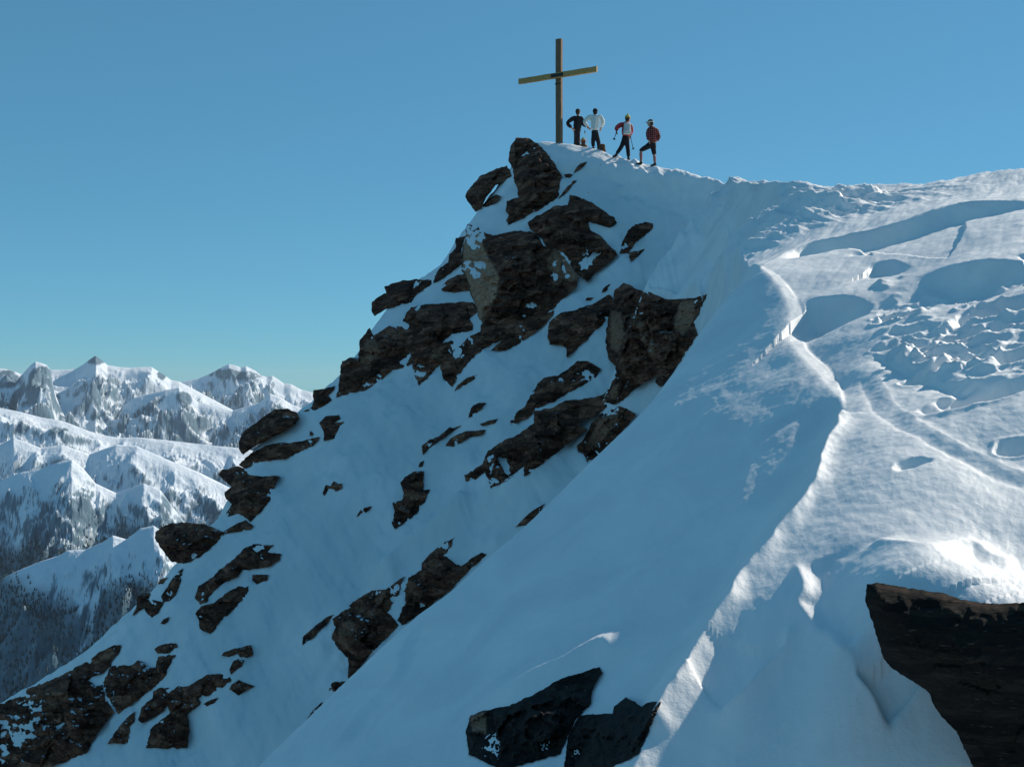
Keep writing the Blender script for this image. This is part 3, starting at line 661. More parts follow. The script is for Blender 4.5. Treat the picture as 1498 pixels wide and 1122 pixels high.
    for f in range(9 if size > 25 else 5):
        an = R.uniform(0, 6.283); g = R.uniform(.5, 2.2); of = R.uniform(.05, .45)
        cut = np.minimum(cut, .85+g*(of-(q[:, 0]*math.cos(an)+q[:, 1]*math.sin(an))))
    # blocks: terraces from a cell pattern
    nb = max(3, int(size/9)); cells = np.array([(R.uniform(lo[0], hi[0]), R.uniform(lo[1], hi[1]), R.uniform(-.35, .35), R.uniform(-1, 1), R.uniform(-1, 1)) for _ in range(nb*3)])
    wx = px+3*fbm(px*.05, py*.05, 3, idx); wy = py+3*fbm(px*.05, py*.05, 3, idx+9)
    D2 = (wx[:, None]-cells[None, :, 0])**2+((wy[:, None]-cells[None, :, 1])*1.2)**2
    near_c = D2.argmin(1); cc = cells[near_c]
    blockh = cc[:, 2]+(cc[:, 3]*(px-cc[:, 0])+cc[:, 4]*(py-cc[:, 1]))/size*1.1
    rn = ridged(px*.035, py*.05, 5, idx*1.7)-.4
    fine = fbm(px*.16, py*.16, 4, idx*2.3, .6)
    kk_ = .16 if 'step' in opt else 1.0
    h = T*(np.clip(np.minimum(1.0, cut), .15, 1)*.8+1.0*kk_*blockh+.55*kk_*rn)*prof+T*.16*kk_*fine*prof+.05*mpp*8*prof
    h = np.maximum(h, -.1*T*prof)
    off = (.03+.15*fbm(px*.06, py*.06, 4, idx+70, .7)) if far else .02
    dr = ray_depth(px, py); dr = np.where(((dr > 19) == far) & (dr < 50), dr, np.inf)
    if 'step' in opt: dr = dr*0+np.inf
    d = np.minimum(dep(px, py), dr)-off-h
    front = [P(px[i], py[i], d[i]) for i in range(len(px))]
    # back: shrunk copy pushed into the mountain
    depth_b = max(.9*size*mpp, .25)
    verts = list(front); nb0 = len(verts)
    rim_v = sorted({a for r_ in rim for a in r_}); bi = {}
    for v in rim_v:
        bi[v] = len(verts); sx = cx_+(px[v]-cx_)*.88; sy = cy_+(py[v]-cy_)*.88
        verts.append(P(px[v]*.9+sx*.1, py[v]*.9+sy*.1, dep(px[v], py[v])+depth_b*.4))
    bi2 = {}
    for v in rim_v:
        bi2[v] = len(verts); verts.append(P(cx_+(px[v]-cx_)*.8, cy_+(py[v]-cy_)*.8, dep(px[v], py[v])+depth_b))
    cen = len(verts); verts.append(P(cx_, cy_, dm+depth_b))
    fs = list(faces)
    for a, b in rim:
        fs.append((b, a, bi[a], bi[b])); fs.append((bi[b], bi[a], bi2[a], bi2[b])); fs.append((bi2[b], bi2[a], cen))
    org = Vector(P(cx_, cy_, dm))
    me = bpy.data.meshes.new(name); me.from_pydata([Vector(v)-org for v in verts], [], fs)
    bm = bmesh.new(); bm.from_mesh(me); bmesh.ops.recalc_face_normals(bm, faces=bm.faces); bm.to_mesh(me); bm.free()
    pa = np.zeros(len(verts))
    for pi, pp in enumerate(pale or []):
        pl = np.array([(ox+a/k, oy+b/k) for a, b in pp]); ins = inside(pl, px, py); ed = edge_dist(pl, px, py)
        pa[:len(px)] = np.maximum(pa[:len(px)], np.where(ins, np.clip(ed/2.0+.35, 0, 1), 0)*opt['pale'][pi])
    at = me.attributes.new('pale', 'FLOAT', 'POINT'); at.data.foreach_set('value', pa.astype(np.float32))
    me.materials.append(M_rock_near if not far else M_rock)
    me.polygons.foreach_set('use_smooth', [True]*len(me.polygons))
    try: me.set_sharp_from_angle(angle=math.radians(32))
    except Exception: pass
    o = bpy.data.objects.new(name, me); C.objects.link(o); o.location = org
    tag(o, label, {'crag': 'crag', 'boulder': 'boulder', 'rock': 'rock', 'rock_outcrop': 'rock outcrop'}[name], 'dark rocks breaking through the snow of the summit slope')
    return o
for i, r in enumerate(ROCKS): build_rock(i, *r)

# ------------------------------------------------------------------ the far side of the valley
def far_material():
    m, nt, b = new_mat('far_snow_and_rock')
    g = N(nt, 'ShaderNodeNewGeometry')
    rk = N(nt, 'ShaderNodeAttribute', attribute_name='rock'); fo = N(nt, 'ShaderNodeAttribute', attribute_name='wood')
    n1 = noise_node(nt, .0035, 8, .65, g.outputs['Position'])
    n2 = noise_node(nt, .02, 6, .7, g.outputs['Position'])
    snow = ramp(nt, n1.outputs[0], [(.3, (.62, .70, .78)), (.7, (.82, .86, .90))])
    rock = ramp(nt, n2.outputs[0], [(.3, (.07, .13, .18)), (.7, (.17, .25, .31))])  # distance haze painted in: rock colour lightened towards blue
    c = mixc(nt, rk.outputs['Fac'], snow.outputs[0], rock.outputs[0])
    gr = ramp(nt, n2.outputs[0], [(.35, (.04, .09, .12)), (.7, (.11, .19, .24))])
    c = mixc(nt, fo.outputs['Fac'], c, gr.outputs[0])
    nt.links.new(c, b.inputs['Base Color']); b.inputs['Roughness'].default_value = .8; b.inputs['Specular IOR Level'].default_value = .1
    b1 = bump(nt, b, n1.outputs[0], .8, 40)
    bump(nt, b, n2.outputs[0], .4, 5, b1)
    return m
FU = np.concatenate([np.linspace(-.72, -.49, 50)[:-1], np.linspace(-.49, -.15, 620)[:-1], np.linspace(-.15, .72, 160)])
FY = np.concatenate([lin(500, 1900, 70), lin(1900, 12500, 760), lin(12500, 16000, 15), [16000.]])
fu, fy = np.meshgrid(FU, FY); fx = fu*fy; fpx = fu*F+749
LAY = [ # depth, slope towards viewer, slope behind, spur size, noise height, skyline
 (11500, .42, .5, 900, 260, [(-500,600),(-100,590),(150,600),(230,575),(262,559),(275,556),(290,553),(310,545),(322,538),(335,532),(345,534),(352,537),(360,535),(372,541),(382,548),(390,551),(398,549),(405,553),(415,560),(425,561),(440,569),(455,573),(470,580),(560,590),(700,575),(900,580),(1100,560),(1400,585),(1900,570)]),
 (9800, .33, .5, 900, 200, [(-500,560),(-200,565),(-60,548),(0,539),(15,541),(30,547),(48,545),(75,541),(95,541),(110,540),(122,533),(131,526),(140,520),(148,526),(157,534),(175,537),(190,538),(205,537),(222,537),(231,543),(240,548),(250,556),(262,558),(300,578),(360,610),(440,650),(600,700),(1900,720)]),
 (8300, .55, .7, 500, 160, [(-300,590),(0,552),(10,548),(22,560),(35,545),(45,534),(52,529),(60,531),(68,534),(74,541),(77,560),(82,580),(90,600),(110,640),(200,720),(1900,900)]),
 (8800, .45, .5, 500, 170, [(-500,700),(150,640),(180,592),(200,580),(230,572),(262,566),(275,574),(290,588),(310,592),(340,600),(380,588),(395,575),(410,580),(425,590),(450,600),(520,640),(1900,760)]),
 (6600, .30, .45, 600, 120, [(-500,600),(-100,588),(0,596),(30,602),(60,610),(90,615),(105,620),(130,630),(150,636),(175,640),(200,639),(240,643),(300,650),(350,655),(420,668),(600,700),(1900,760)]),
 (5400, .50, .5, 450, 130, [(-500,690),(-60,668),(0,650),(20,640),(60,655),(90,650),(130,664),(170,650),(200,652),(240,670),(290,690),(350,720),(500,780),(1900,900)]),
 (4500, .62, .6, 380, 130, [(-500,720),(-60,712),(0,702),(30,690),(60,684),(85,675),(105,671),(120,682),(140,706),(170,720),(210,706),(235,716),(260,750),(300,800),(360,860),(600,950),(1900,1100)]),
 (3300, .72, .5, 380, 120, [(-500,900),(-100,880),(0,846),(30,832),(60,820),(85,812),(100,804),(125,803),(150,792),(165,782),(185,788),(205,772),(225,768),(240,778),(262,800),(300,838),(340,880),(400,930),(600,1000),(1900,1200)]),
]
fz = np.full(fy.shape, -2300.0)
crest = np.zeros(fy.shape); rockm = np.zeros(fy.shape)
for li, (D, s1, s2, ws, nh, sky) in enumerate(LAY):
    sk_ = np.array(sky, float)
    py = np.interp(fpx, sk_[:, 0], sk_[:, 1])
    zs = (561-py)/F*D
    dd = D-fy
    away = np.abs(dd)
    wx = fx+.35*ws*fbm(fx/ws, fy/ws, 3, li+3); wy = fy+.35*ws*fbm(fx/ws, fy/ws, 3, li+33)
    rg = ridged(wx/ws*.8, wy/ws*.55, 6, li*3+1, .55)
    am = sstep(0, ws*1.1, away)
    z = np.where(dd > 0, zs-s1*dd*(1-.25*sstep(0, 2500, dd)), zs+s2*dd)
    rg2 = ridged(wx/ws*2.6, wy/ws*1.9, 5, li*3+9, .6)
    z = z+am*nh*(rg-.55)*1.9+sstep(0, ws*.5, away)*nh*.7*(rg2-.5)+nh*.07*fbm(fx/ws*6, fy/ws*6, 4, li+50)*sstep(0, ws*.2, away)
    new = z > fz
    fz = np.maximum(fz, z)
gxn, gyn = np.gradient(fz, axis=1)/np.gradient(fx, axis=1), np.gradient(fz, axis=0)/np.gradient(fy, axis=0)
slope = np.hypot(gxn, gyn)
nn = fbm(fx/260, fy/260, 5, 90, .65)
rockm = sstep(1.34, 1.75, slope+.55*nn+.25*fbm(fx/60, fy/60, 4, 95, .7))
# named rock faces seen from here
fpy = 561-fz/fy*F
def blob(cx, cy, rx, ry, y0, y1, ang=0):
    a = (fpx-cx)*math.cos(ang)+(fpy-cy)*math.sin(ang); b = -(fpx-cx)*math.sin(ang)+(fpy-cy)*math.cos(ang)
    r = np.sqrt((a/rx)**2+(b/ry)**2)+.7*fbm(fx/200, fy/200, 5, cx, .7)
    return sstep(1.1, .9, r)*(fy > y0)*(fy < y1)
for a in [(58,556,17,24,7600,8600,.5),(30,575,16,8,7600,8600,-.7),(50,585,14,7,7600,8600,-.5),(140,527,14,8,9300,10200,0),(236,549,9,5,9300,10200,.6),(5,555,26,12,7600,10400,0),
          (200,566,24,5,8000,9200,.1),(172,578,18,5,8000,9200,-.6),(140,610,9,6,5600,9200,-.4),(225,590,22,4,8000,9200,-.5),(185,615,4,8,5600,9200,0),(340,548,40,8,10500,11700,.1),
          (270,583,12,10,8000,9200,.2),(30,625,5,12,4500,7200,0),(85,630,16,5,4500,7200,0)]:
    rockm = np.maximum(rockm, blob(*a))
rockm = rockm*sstep(-.30, -.05, fbm(fx/70, fy/190, 4, 97, .65)+.1)
glac = sstep(9300, 9500, fy)*sstep(10100, 9900, fy)*sstep(90, 130, fpx)*sstep(290, 262, fpx)
rockm = rockm*(1-glac*.85)
for a in [(140,527,13,7,9300,10200,0),(236,549,8,5,9300,10200,.6)]: rockm = np.maximum(rockm, blob(*a))
# woods: below the tree line, leaving clearings
tl = -540+130*fbm(fx/500, fy/500, 4, 120)
wood = sstep(0, -70, fz-tl)*(fy < 5200)
cl = ridged(fx/420+.2*fbm(fx/200, fy/200, 3, 7), fy/900, 4, 130)
wood = wood*sstep(.66, .52, cl)
clear = sstep(130, 60, np.abs(fy-3300)*(fz > -1100))*sstep(-620, -560, fz)
wood = wood*(1-.8*clear*sstep(-.1, .2, fbm(fx/150, fy/150, 3, 8)))
wood = np.clip(np.maximum(wood, sstep(-640, -760, fz)*(fy < 3400)*sstep(.85, .7, cl)), 0, 1)
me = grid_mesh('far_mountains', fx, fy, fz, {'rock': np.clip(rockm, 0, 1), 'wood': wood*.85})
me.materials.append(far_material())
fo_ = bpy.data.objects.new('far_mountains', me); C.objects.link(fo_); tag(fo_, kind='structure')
# valley ground running on below everything
def sheet(name, z, mat):
    me = bpy.data.meshes.new(name); s = 50000
    me.from_pydata([(-s, -s, z), (s, -s, z), (s, s, z), (-s, s, z)], [], [(0, 1, 2, 3)])
    o = link_mesh(name, me, mat); tag(o, kind='structure'); return o
sheet('valley_ground', -2400, simple_mat('valley_ground', (.10, .16, .20), .9, .3, .002, 0, 5))
# thin blue haze hanging in the valley
hm = bpy.data.materials.new('haze'); hm.use_nodes = True; hn = hm.node_tree; hn.nodes.clear()
ho = hn.nodes.new('ShaderNodeOutputMaterial'); hv = hn.nodes.new('ShaderNodeVolumeScatter'); hv.inputs['Color'].default_value = (.8, .93, 1, 1); hv.inputs['Density'].default_value = 1.8e-5; hv.inputs['Anisotropy'].default_value = 0
hn.links.new(hv.outputs[0], ho.inputs['Volume'])
bm = bmesh.new(); bmesh.ops.create_cube(bm, size=1)
for v in bm.verts: v.co = Vector((v.co.x*30000, 1200+(v.co.y+.5)*20000, -2350+(v.co.z+.5)*2600))
me = bpy.data.meshes.new('haze'); bm.to_mesh(me); bm.free(); me.materials.append(hm); hz = bpy.data.objects.new('haze', me); C.objects.link(hz); tag(hz, kind='structure')
bpy.context.scene.cycles.volume_bounces = 0
# conifers of the far woods, one mass
M_tree = simple_mat('conifer', (.025, .055, .065), .9, .4, .01, 0, .1)
cand = np.argwhere((wood > .12) & (fy > 2300) & (fy < 5200) & (fu < -.2) & (fpy < 1150) & (fpy > 640))
wts = wood[cand[:, 0], cand[:, 1]]*(fy[cand[:, 0], cand[:, 1]])**2.0*(.35+.65*sstep(0, .3, fbm(fx[cand[:, 0], cand[:, 1]]/90, fy[cand[:, 0], cand[:, 1]]/90, 3, 140)))
pick = rng.choice(len(cand), size=min(26000, len(cand)), replace=False, p=wts/wts.sum())
ii = cand[pick]; tx = fx[ii[:, 0], ii[:, 1]]+rng.normal(0, 4, len(ii)); ty = fy[ii[:, 0], ii[:, 1]]+rng.normal(0, 4, len(ii)); tz = fz[ii[:, 0], ii[:, 1]]
vs = []; ff = []
hh = rng.uniform(8, 17, len(ii)); K = 5
ang = np.arange(K)*2*math.pi/K
nT = len(ii)
ring = np.stack([tx[:, None]+hh[:, None]*.19*np.cos(ang), ty[:, None]+hh[:, None]*.19*np.sin(ang), (tz+hh*.08)[:, None]+0*ang], -1)
tip = np.stack([tx, ty, tz+hh], -1)[:, None]
allv = np.concatenate([ring, tip], 1).reshape(-1, 3).astype(np.float32)
base = (np.arange(nT)*(K+1))[:, None]
tri = np.stack([base+np.arange(K), base+(np.arange(K)+1) % K, base+K+0*np.arange(K)], -1).reshape(-1)
me = bpy.data.meshes.new('forest'); me.vertices.add(len(allv)); me.vertices.foreach_set('co', allv.ravel())
me.loops.add(len(tri)); me.loops.foreach_set('vertex_index', tri.astype(np.int32)); me.polygons.add(len(tri)//3)
me.polygons.foreach_set('loop_start', np.arange(len(tri)//3, dtype=np.int32)*3); me.update(calc_edges=True); me.materials.append(M_tree)
fr = bpy.data.objects.new('forest', me); C.objects.link(fr)
tag(fr, 'dark conifer forest on the lower slopes across the valley', 'forest', kind='stuff')

# ------------------------------------------------------------------ the summit cross
def wood_material(name, dark, light):
    m, nt, b = new_mat(name)
    tc = N(nt, 'ShaderNodeTexCoord'); mp = N(nt, 'ShaderNodeMapping'); mp.inputs['Scale'].default_value = (14, 14, 1.2)
    nt.links.new(tc.outputs['Object'], mp.inputs['Vector'])
    n = noise_node(nt, 3, 7, .7, mp.outputs[0], .8)
    r = ramp(nt, n.outputs[0], [(.3, dark), (.65, light)])
    nt.links.new(r.outputs[0], b.inputs['Base Color']); b.inputs['Roughness'].default_value = .85
    bump(nt, b, n.outputs[0], .7, .01); return m
M_post = wood_material('weathered_wood', (.08, .045, .025), (.28, .17, .09)); M_bar = wood_material('pale_weathered_wood', (.30, .17, .05), (.58, .36, .13))
M_iron = simple_mat('iron', (.03, .028, .025), .7, .3, 40)
def beam(name, p0, p1, wx, wy, yaw, mat, parent, bev=.012, segs=14, wob=.004, roll=0):
    """rectangular timber from p0 to p1 with bevelled arrises and slightly uneven faces"""
    p0, p1 = Vector(p0), Vector(p1); ax = (p1-p0).normalized(); L = (p1-p0).length
    side = Vector((math.cos(yaw), math.sin(yaw), 0)) if abs(ax.z) > .9 else Vector((0, 0, 1))
    side = (side-ax*side.dot(ax)).normalized(); oth = ax.cross(side)
    prof = []
    for sx, sy in ((1, 1), (-1, 1), (-1, -1), (1, -1)):
        a, b_ = (bev, 0), (0, bev)
        c1 = (sx*(wx/2-bev), sy*wy/2); c2 = (sx*wx/2, sy*(wy/2-bev))
        prof += [c2, c1] if sx*sy > 0 else [c1, c2]
    bm = bmesh.new(); rings = []; R = random.Random(int(L*1000))
    for k in range(segs+1):
        c = p0+ax*L*k/segs+side*R.uniform(-wob, wob)+oth*R.uniform(-wob, wob)
        rings.append([bm.verts.new(c+side*x+oth*y) for x, y in prof])
    for a, b_ in zip(rings, rings[1:]):
        for i in range(8): bm.faces.new((a[i], a[(i+1) % 8], b_[(i+1) % 8], b_[i]))
    bm.faces.new(rings[0][::-1]); bm.faces.new(rings[-1])
    bmesh.ops.recalc_face_normals(bm, faces=bm.faces)
    me = bpy.data.meshes.new(name); bm.to_mesh(me); bm.free()
    return link_mesh(name, me, mat, parent, smooth=False)
cb = Vector(P(818, 211, 42)); cross = empty('summit_cross', cb)
tag(cross, 'tall plain wooden cross standing on the snowy summit', 'cross')
yaw = math.radians(-30.4)
top = (561-58)/F*42-cb.z; barz = (561-112)/F*42-cb.z
beam('post', (0, 0, -.7), (0, 0, top), .235, .16, yaw, M_post, cross)
bd = Vector((math.cos(yaw), math.sin(yaw), 0)); fw = Vector((bd.y, -bd.x, 0))
bc = fw*.13+Vector((0, 0, barz))
beam('crossbar', bc-bd*1.70, bc+bd*1.67, .21, .10, 0, M_bar, cross)
for dz in (.05, -.05):
    pass
pl = beam('iron_bracket', bc+fw*.058-bd*.26, bc+fw*.058+bd*.26, .13, .012, 0, M_iron, cross, .003, 2, 0)
beam('iron_strap', Vector((0, 0, barz-.30))+fw*.09-bd*.14, Vector((0, 0, barz-.30))+fw*.09+bd*.14, .04, .012, 0, M_iron, cross, .003, 2, 0)
for sx, sz in ((-.2, .03), (.2, .03), (-.2, -.03), (.2, -.03)):
    bm = bmesh.new(); bmesh.ops.create_cone(bm, cap_ends=True, segments=8, radius1=.02, radius2=.016, depth=.03)
    me = bpy.data.meshes.new('bolt'); bm.to_mesh(me); bm.free(); bo = link_mesh('bolt', me, M_iron, pl, False)
    bo.location = bc+fw*.075+bd*sx+Vector((0, 0, sz)); bo.rotation_euler = (math.radians(90), 0, yaw)

# ------------------------------------------------------------------ people on the summit
def skin_mesh(chains, subdiv=1):
    """chains: list of [(x,y,z,r), ...]; shared points (same coordinates) are welded. Returns an evaluated mesh"""
    vid = {}; vs = []; rs = []; es = []
    for ch in chains:
        prev = None
        for x, y, z, r in ch:
            k = (round(x, 4), round(y, 4), round(z, 4))
            if k not in vid: vid[k] = len(vs); vs.append((x, y, z)); rs.append(r)
            i = vid[k]
            if prev is not None and prev != i: es.append((prev, i))
            prev = i
    me = bpy.data.meshes.new('tmp'); me.from_pydata(vs, es, [])
    o = bpy.data.objects.new('tmp', me); C.objects.link(o)
    md = o.modifiers.new('s', 'SKIN'); md.use_smooth_shade = True; md.branch_smoothing = .4
    sv = me.skin_vertices[0].data
    for i, r in enumerate(rs): sv[i].radius = (r, r) if not isinstance(r, tuple) else r
    sv[0].use_root = True
    m2 = o.modifiers.new('d', 'SUBSURF'); m2.levels = subdiv; m2.render_levels = subdiv
    bpy.context.view_layer.update()
    ev = o.evaluated_get(bpy.context.evaluated_depsgraph_get()); out = bpy.data.meshes.new_from_object(ev)
    bpy.data.objects.remove(o); return out
def ellipsoid(bm, c, r, rot=None, seg=16):
    g = bmesh.ops.create_uvsphere(bm, u_segments=seg, v_segments=seg*3//4, radius=1)
    for v in g['verts']:
        p = Vector((v.co.x*r[0], v.co.y*r[1], v.co.z*r[2]))
        if rot: p.rotate(rot)
        v.co = p+Vector(c)
def remeshed(bms, voxel=.011, smooth=2, name='body'):
    """weld several closed shapes into one continuous surface"""
    me = bpy.data.meshes.new('tmp'); bms.to_mesh(me); bms.free()
    o = bpy.data.objects.new('tmp', me); C.objects.link(o)
    r = o.modifiers.new('r', 'REMESH'); r.mode = 'VOXEL'; r.voxel_size = voxel; r.use_smooth_shade = True
    s = o.modifiers.new('sm', 'SMOOTH'); s.iterations = smooth; s.factor = .5
    bpy.context.view_layer.update()
    ev = o.evaluated_get(bpy.context.evaluated_depsgraph_get()); out = bpy.data.meshes.new_from_object(ev); out.name = name
    bpy.data.objects.remove(o); return out
def lerp(a, b, t): return tuple(a[i]+(b[i]-a[i])*t for i in range(3))
def c4(p, r): return (p[0], p[1], p[2], r)
M_skin = simple_mat('skin', (.45, .25, .17), .6, .1); 
from mathutils import Euler
def person(label, base, J, mats, face=(0, 1), hatstyle='cap', jacket_len=.0, socks=None, grp='climbers standing and resting beside the summit cross', sit=False):
    root = empty('person', base); tag(root, label, 'person', grp)
    fx_, fy_ = face; fn = math.hypot(fx_, fy_); fx_, fy_ = fx_/fn, fy_/fn; yw = math.atan2(-fx_, fy_)   # +Y is the looking direction
    E = Euler((0, 0, yw))
    hd = Vector(J['head']); nk = J['neck']; pv = J['pelvis']; ch = lerp(pv, nk, .62); sp = lerp(pv, nk, .3)
    body = [[c4(pv, .115), c4(sp, .11), c4(ch, .125), c4(nk, .055), (hd.x, hd.y, hd.z-.02, .06)]]
    jac = [[c4(lerp(pv, nk, -.05-jacket_len), .15), c4(sp, .145), c4(ch, .165), c4(lerp(ch, nk, .8), .09)]]
    tro = [[c4(pv, .145)]]; boots = []; sk = []
    for s in ('l', 'r'):
        sh, el, ha = J['sh'+s], J['el'+s], J['ha'+s]
        mid = lerp(ch, nk, .55)
        body.append([c4(ch, .125), c4(mid, .09), c4(sh, .055), c4(lerp(sh, el, .5), .048), c4(el, .042), c4(lerp(el, ha, .5), .038), c4(ha, .028)])
        jac.append([c4(ch, .165), c4(lerp(ch, nk, .62), .12), c4(sh, .092), c4(lerp(sh, el, .5), .084), c4(el, .078), c4(lerp(el, ha, .5), .07), c4(lerp(el, ha, .9), .058)])
        # hand: palm and five separate curled fingers
        d = Vector(ha)-Vector(el); d.normalize(); up = Vector((fx_, fy_, 0)); sd = d.cross(up)
        sd = sd.normalized() if sd.length > .2 else Vector((1, 0, 0)); nn_ = sd.cross(d).normalized()
        w0 = Vector(ha); palm = w0+d*.075
        body.append([c4(ha, .028), tuple(w0+d*.045)+(.036,), tuple(palm)+(.034,)])
        for k, (o_, ln_) in enumerate(((-.03, .060), (-.010, .075), (.010, .07), (.03, .055))):
            b0 = palm+sd*o_; b1 = b0+d*ln_*.5+nn_*.01; b2 = b1+d*ln_*.3+nn_*.03
            body.append([tuple(palm)+(.034,), tuple(b0+d*.012)+(.011,), tuple(b1)+(.010,), tuple(b2)+(.008,)])
        t0 = w0+d*.04+sd*-.035; body.append([tuple(w0+d*.045)+(.036,), tuple(t0)+(.012,), tuple(t0+d*.035-sd*.02+nn_*.015)+(.009,)])
        hp = J['hp'+s] if 'hp'+s in J else lerp(pv, J['kn'+s], .12)
        kn, ft = J['kn'+s], J['ft'+s]; ank = (ft[0], ft[1], ft[2]+.09)
        toe = (ft[0]+J['toe'+s][0]*.19, ft[1]+J['toe'+s][1]*.19, ft[2]+.035); heel = (ft[0]-J['toe'+s][0]*.05, ft[1]-J['toe'+s][1]*.05, ft[2]+.04)
        body.append([c4(pv, .115), c4(hp, .085), c4(lerp(hp, kn, .5), .07), c4(kn, .052), c4(lerp(kn, ank, .35), .052), c4(ank, .036), c4(lerp(ank, toe, .8), .03)])
        ub = .93 if not socks else .12
        tro.append([c4(pv, .145), c4(hp, .108), c4(lerp(hp, kn, .5), .092), c4(kn, .074)]+([c4(lerp(kn, ank, .4), .072)] if ub > .5 else [])+[c4(lerp(kn, ank, ub), .060)])
        if socks: sk.append([c4(lerp(kn, ank, .1), .060), c4(lerp(kn, ank, .4), .064), c4(lerp(kn, ank, .95), .046)])
        boots.append([c4(lerp(kn, ank, .86), .058), c4(ank, .060), c4(lerp(ank, heel, .6), .056), c4(lerp(heel, toe, .55), .052), c4(toe, .042)])
    bm = bmesh.new(); bm.from_mesh(skin_mesh(body))
    ellipsoid(bm, hd, (.078, .095, .115), E)
    def at(x, y, z): v = Vector((x, y, z)); v.rotate(E); return hd+v
    ellipsoid(bm, at(0, .02, -.06), (.058, .068, .055), E, 12)         # jaw
    ellipsoid(bm, at(0, .10, -.015), (.014, .022, .026), E, 8)          # nose
    ellipsoid(bm, at(0, .083, -.058), (.026, .014, .010), E, 8)         # lips
    for q in (-1, 1):
        ellipsoid(bm, at(q*.078, -.005, 0), (.012, .024, .032), E, 8)   # ears
        ellipsoid(bm, at(q*.032, .078, .035), (.024, .018, .008), E, 8) # brows
    bo = link_mesh('body', remeshed(bm, .0105, 2), M_skin, root)
    for q in (-1, 1):
        bm = bmesh.new(); ellipsoid(bm, at(q*.031, .086, .013), (.011, .008, .008), E, 8)
        me = bpy.data.meshes.new('eye'); bm.to_mesh(me); bm.free(); link_mesh('eye', me, M_dark, root)
    def cloth(name, chains, mat, vx=.014, extra=None):
        bm = bmesh.new()
        for c_ in chains: bm.from_mesh(skin_mesh([[(q0, q1, q2, q3*1.13) for q0, q1, q2, q3 in c_]]))
        if extra: extra(bm)
        me = remeshed(bm, vx, 1, name); co_ = np.empty(len(me.vertices)*3, np.float32); me.vertices.foreach_get('co', co_); co_ = co_.reshape(-1, 3)
        f_ = fbm(co_[:, 0]*9+co_[:, 1]*4, co_[:, 2]*9+co_[:, 1]*3, 3, len(label))*.014
        c0 = co_.mean(0); n_ = co_-c0; n_ /= np.linalg.norm(n_, axis=1)[:, None]+1e-6
        me.vertices.foreach_set('co', (co_+n_*f_[:, None]).ravel()); me.update()
        return link_mesh(name, me, mat, root)
    js = [jac[0]]+jac[1:]
    def shoulders(bm):
        m_ = lerp(ch, nk, .35); dxy = Vector(J['shr'])-Vector(J['shl'])
        ellipsoid(bm, m_, (max(.17, dxy.length*.5), .125, .17), Euler((0, 0, math.atan2(dxy.y, dxy.x))), 16)
    cloth('jacket', js, mats['jacket'], .014, shoulders)
    cloth('trousers', [[c for c in t] for t in tro if len(t) > 1], mats['trousers'])
    for b_ in boots:
        bm = bmesh.new(); bm.from_mesh(skin_mesh([b_])); link_mesh('boot', remeshed(bm, .012, 1, 'boot'), mats['boots'], root)
    for b_ in sk:
        bm = bmesh.new(); bm.from_mesh(skin_mesh([b_])); link_mesh('sock', remeshed(bm, .012, 1, 'sock'), mats['socks'], root)
    # hair under, hat over
    bm = bmesh.new(); ellipsoid(bm, at(0, -.022, .005), (.086, .092, .112), E); ellipsoid(bm, at(0, -.05, -.05), (.065, .05, .06), E)
    link_mesh('hair', remeshed(bm, .012, 1, 'hair'), mats['hair'], root)
    if hatstyle:
        bm = bmesh.new(); ellipsoid(bm, at(0, -.008, .052), (.094, .108, .088), E)
        for v in bm.verts:
            if v.co.z < hd.z+.028: v.co.z = hd.z+.028
        if hatstyle == 'bobble': ellipsoid(bm, at(0, -.01, .15), (.035, .035, .035), E, 10)
        if hatstyle == 'peak': ellipsoid(bm, at(0, .12, .04), (.07, .06, .012), E, 12)
        link_mesh('hat', remeshed(bm, .010, 1, 'hat'), mats['hat'], root)
        bm = bmesh.new(); g = bmesh.ops.create_cone(bm, cap_ends=True, segments=24, radius1=1, radius2=1, depth=.026)
        for v in bm.verts: p = Vector((v.co.x*.097, v.co.y*.111, v.co.z)); p.rotate(E); v.co = p+at(0, -.008, .040)
        me = bpy.data.meshes.new('hat_band'); bm.to_mesh(me); bm.free(); link_mesh('hat_band', me, mats['band'], root)
    return root
M_dark = simple_mat('dark_cloth', (.008, .008, .011), .9, .4, 20); M_dark2 = simple_mat('charcoal_cloth', (.016, .014, .018), .9, .4, 20)
M_white = simple_mat('white_cloth', (.70, .72, .66), .8, .1, 15); M_red = simple_mat('red_cloth', (.42, .035, .035), .8, .45, 8)
M_yel = simple_mat('yellow_wool', (.55, .42, .08), .9, .4, 25); M_hair = simple_mat('hair', (.02, .012, .008), .7, .4, 40)
M_boot = simple_mat('boot_leather', (.015, .011, .01), .6, .4, 20); M_grn = simple_mat('green_wool', (.22, .26, .08), .9, .4, 25)
M_sock = simple_mat('red_grey_wool', (.35, .14, .12), .9, .6, 40); M_brown = simple_mat('brown_canvas', (.09, .045, .02), .9, .4, 20)
M_jw = 0; M_cream = simple_mat('pale_canvas', (.55, .60, .58), .8, .15, 15)
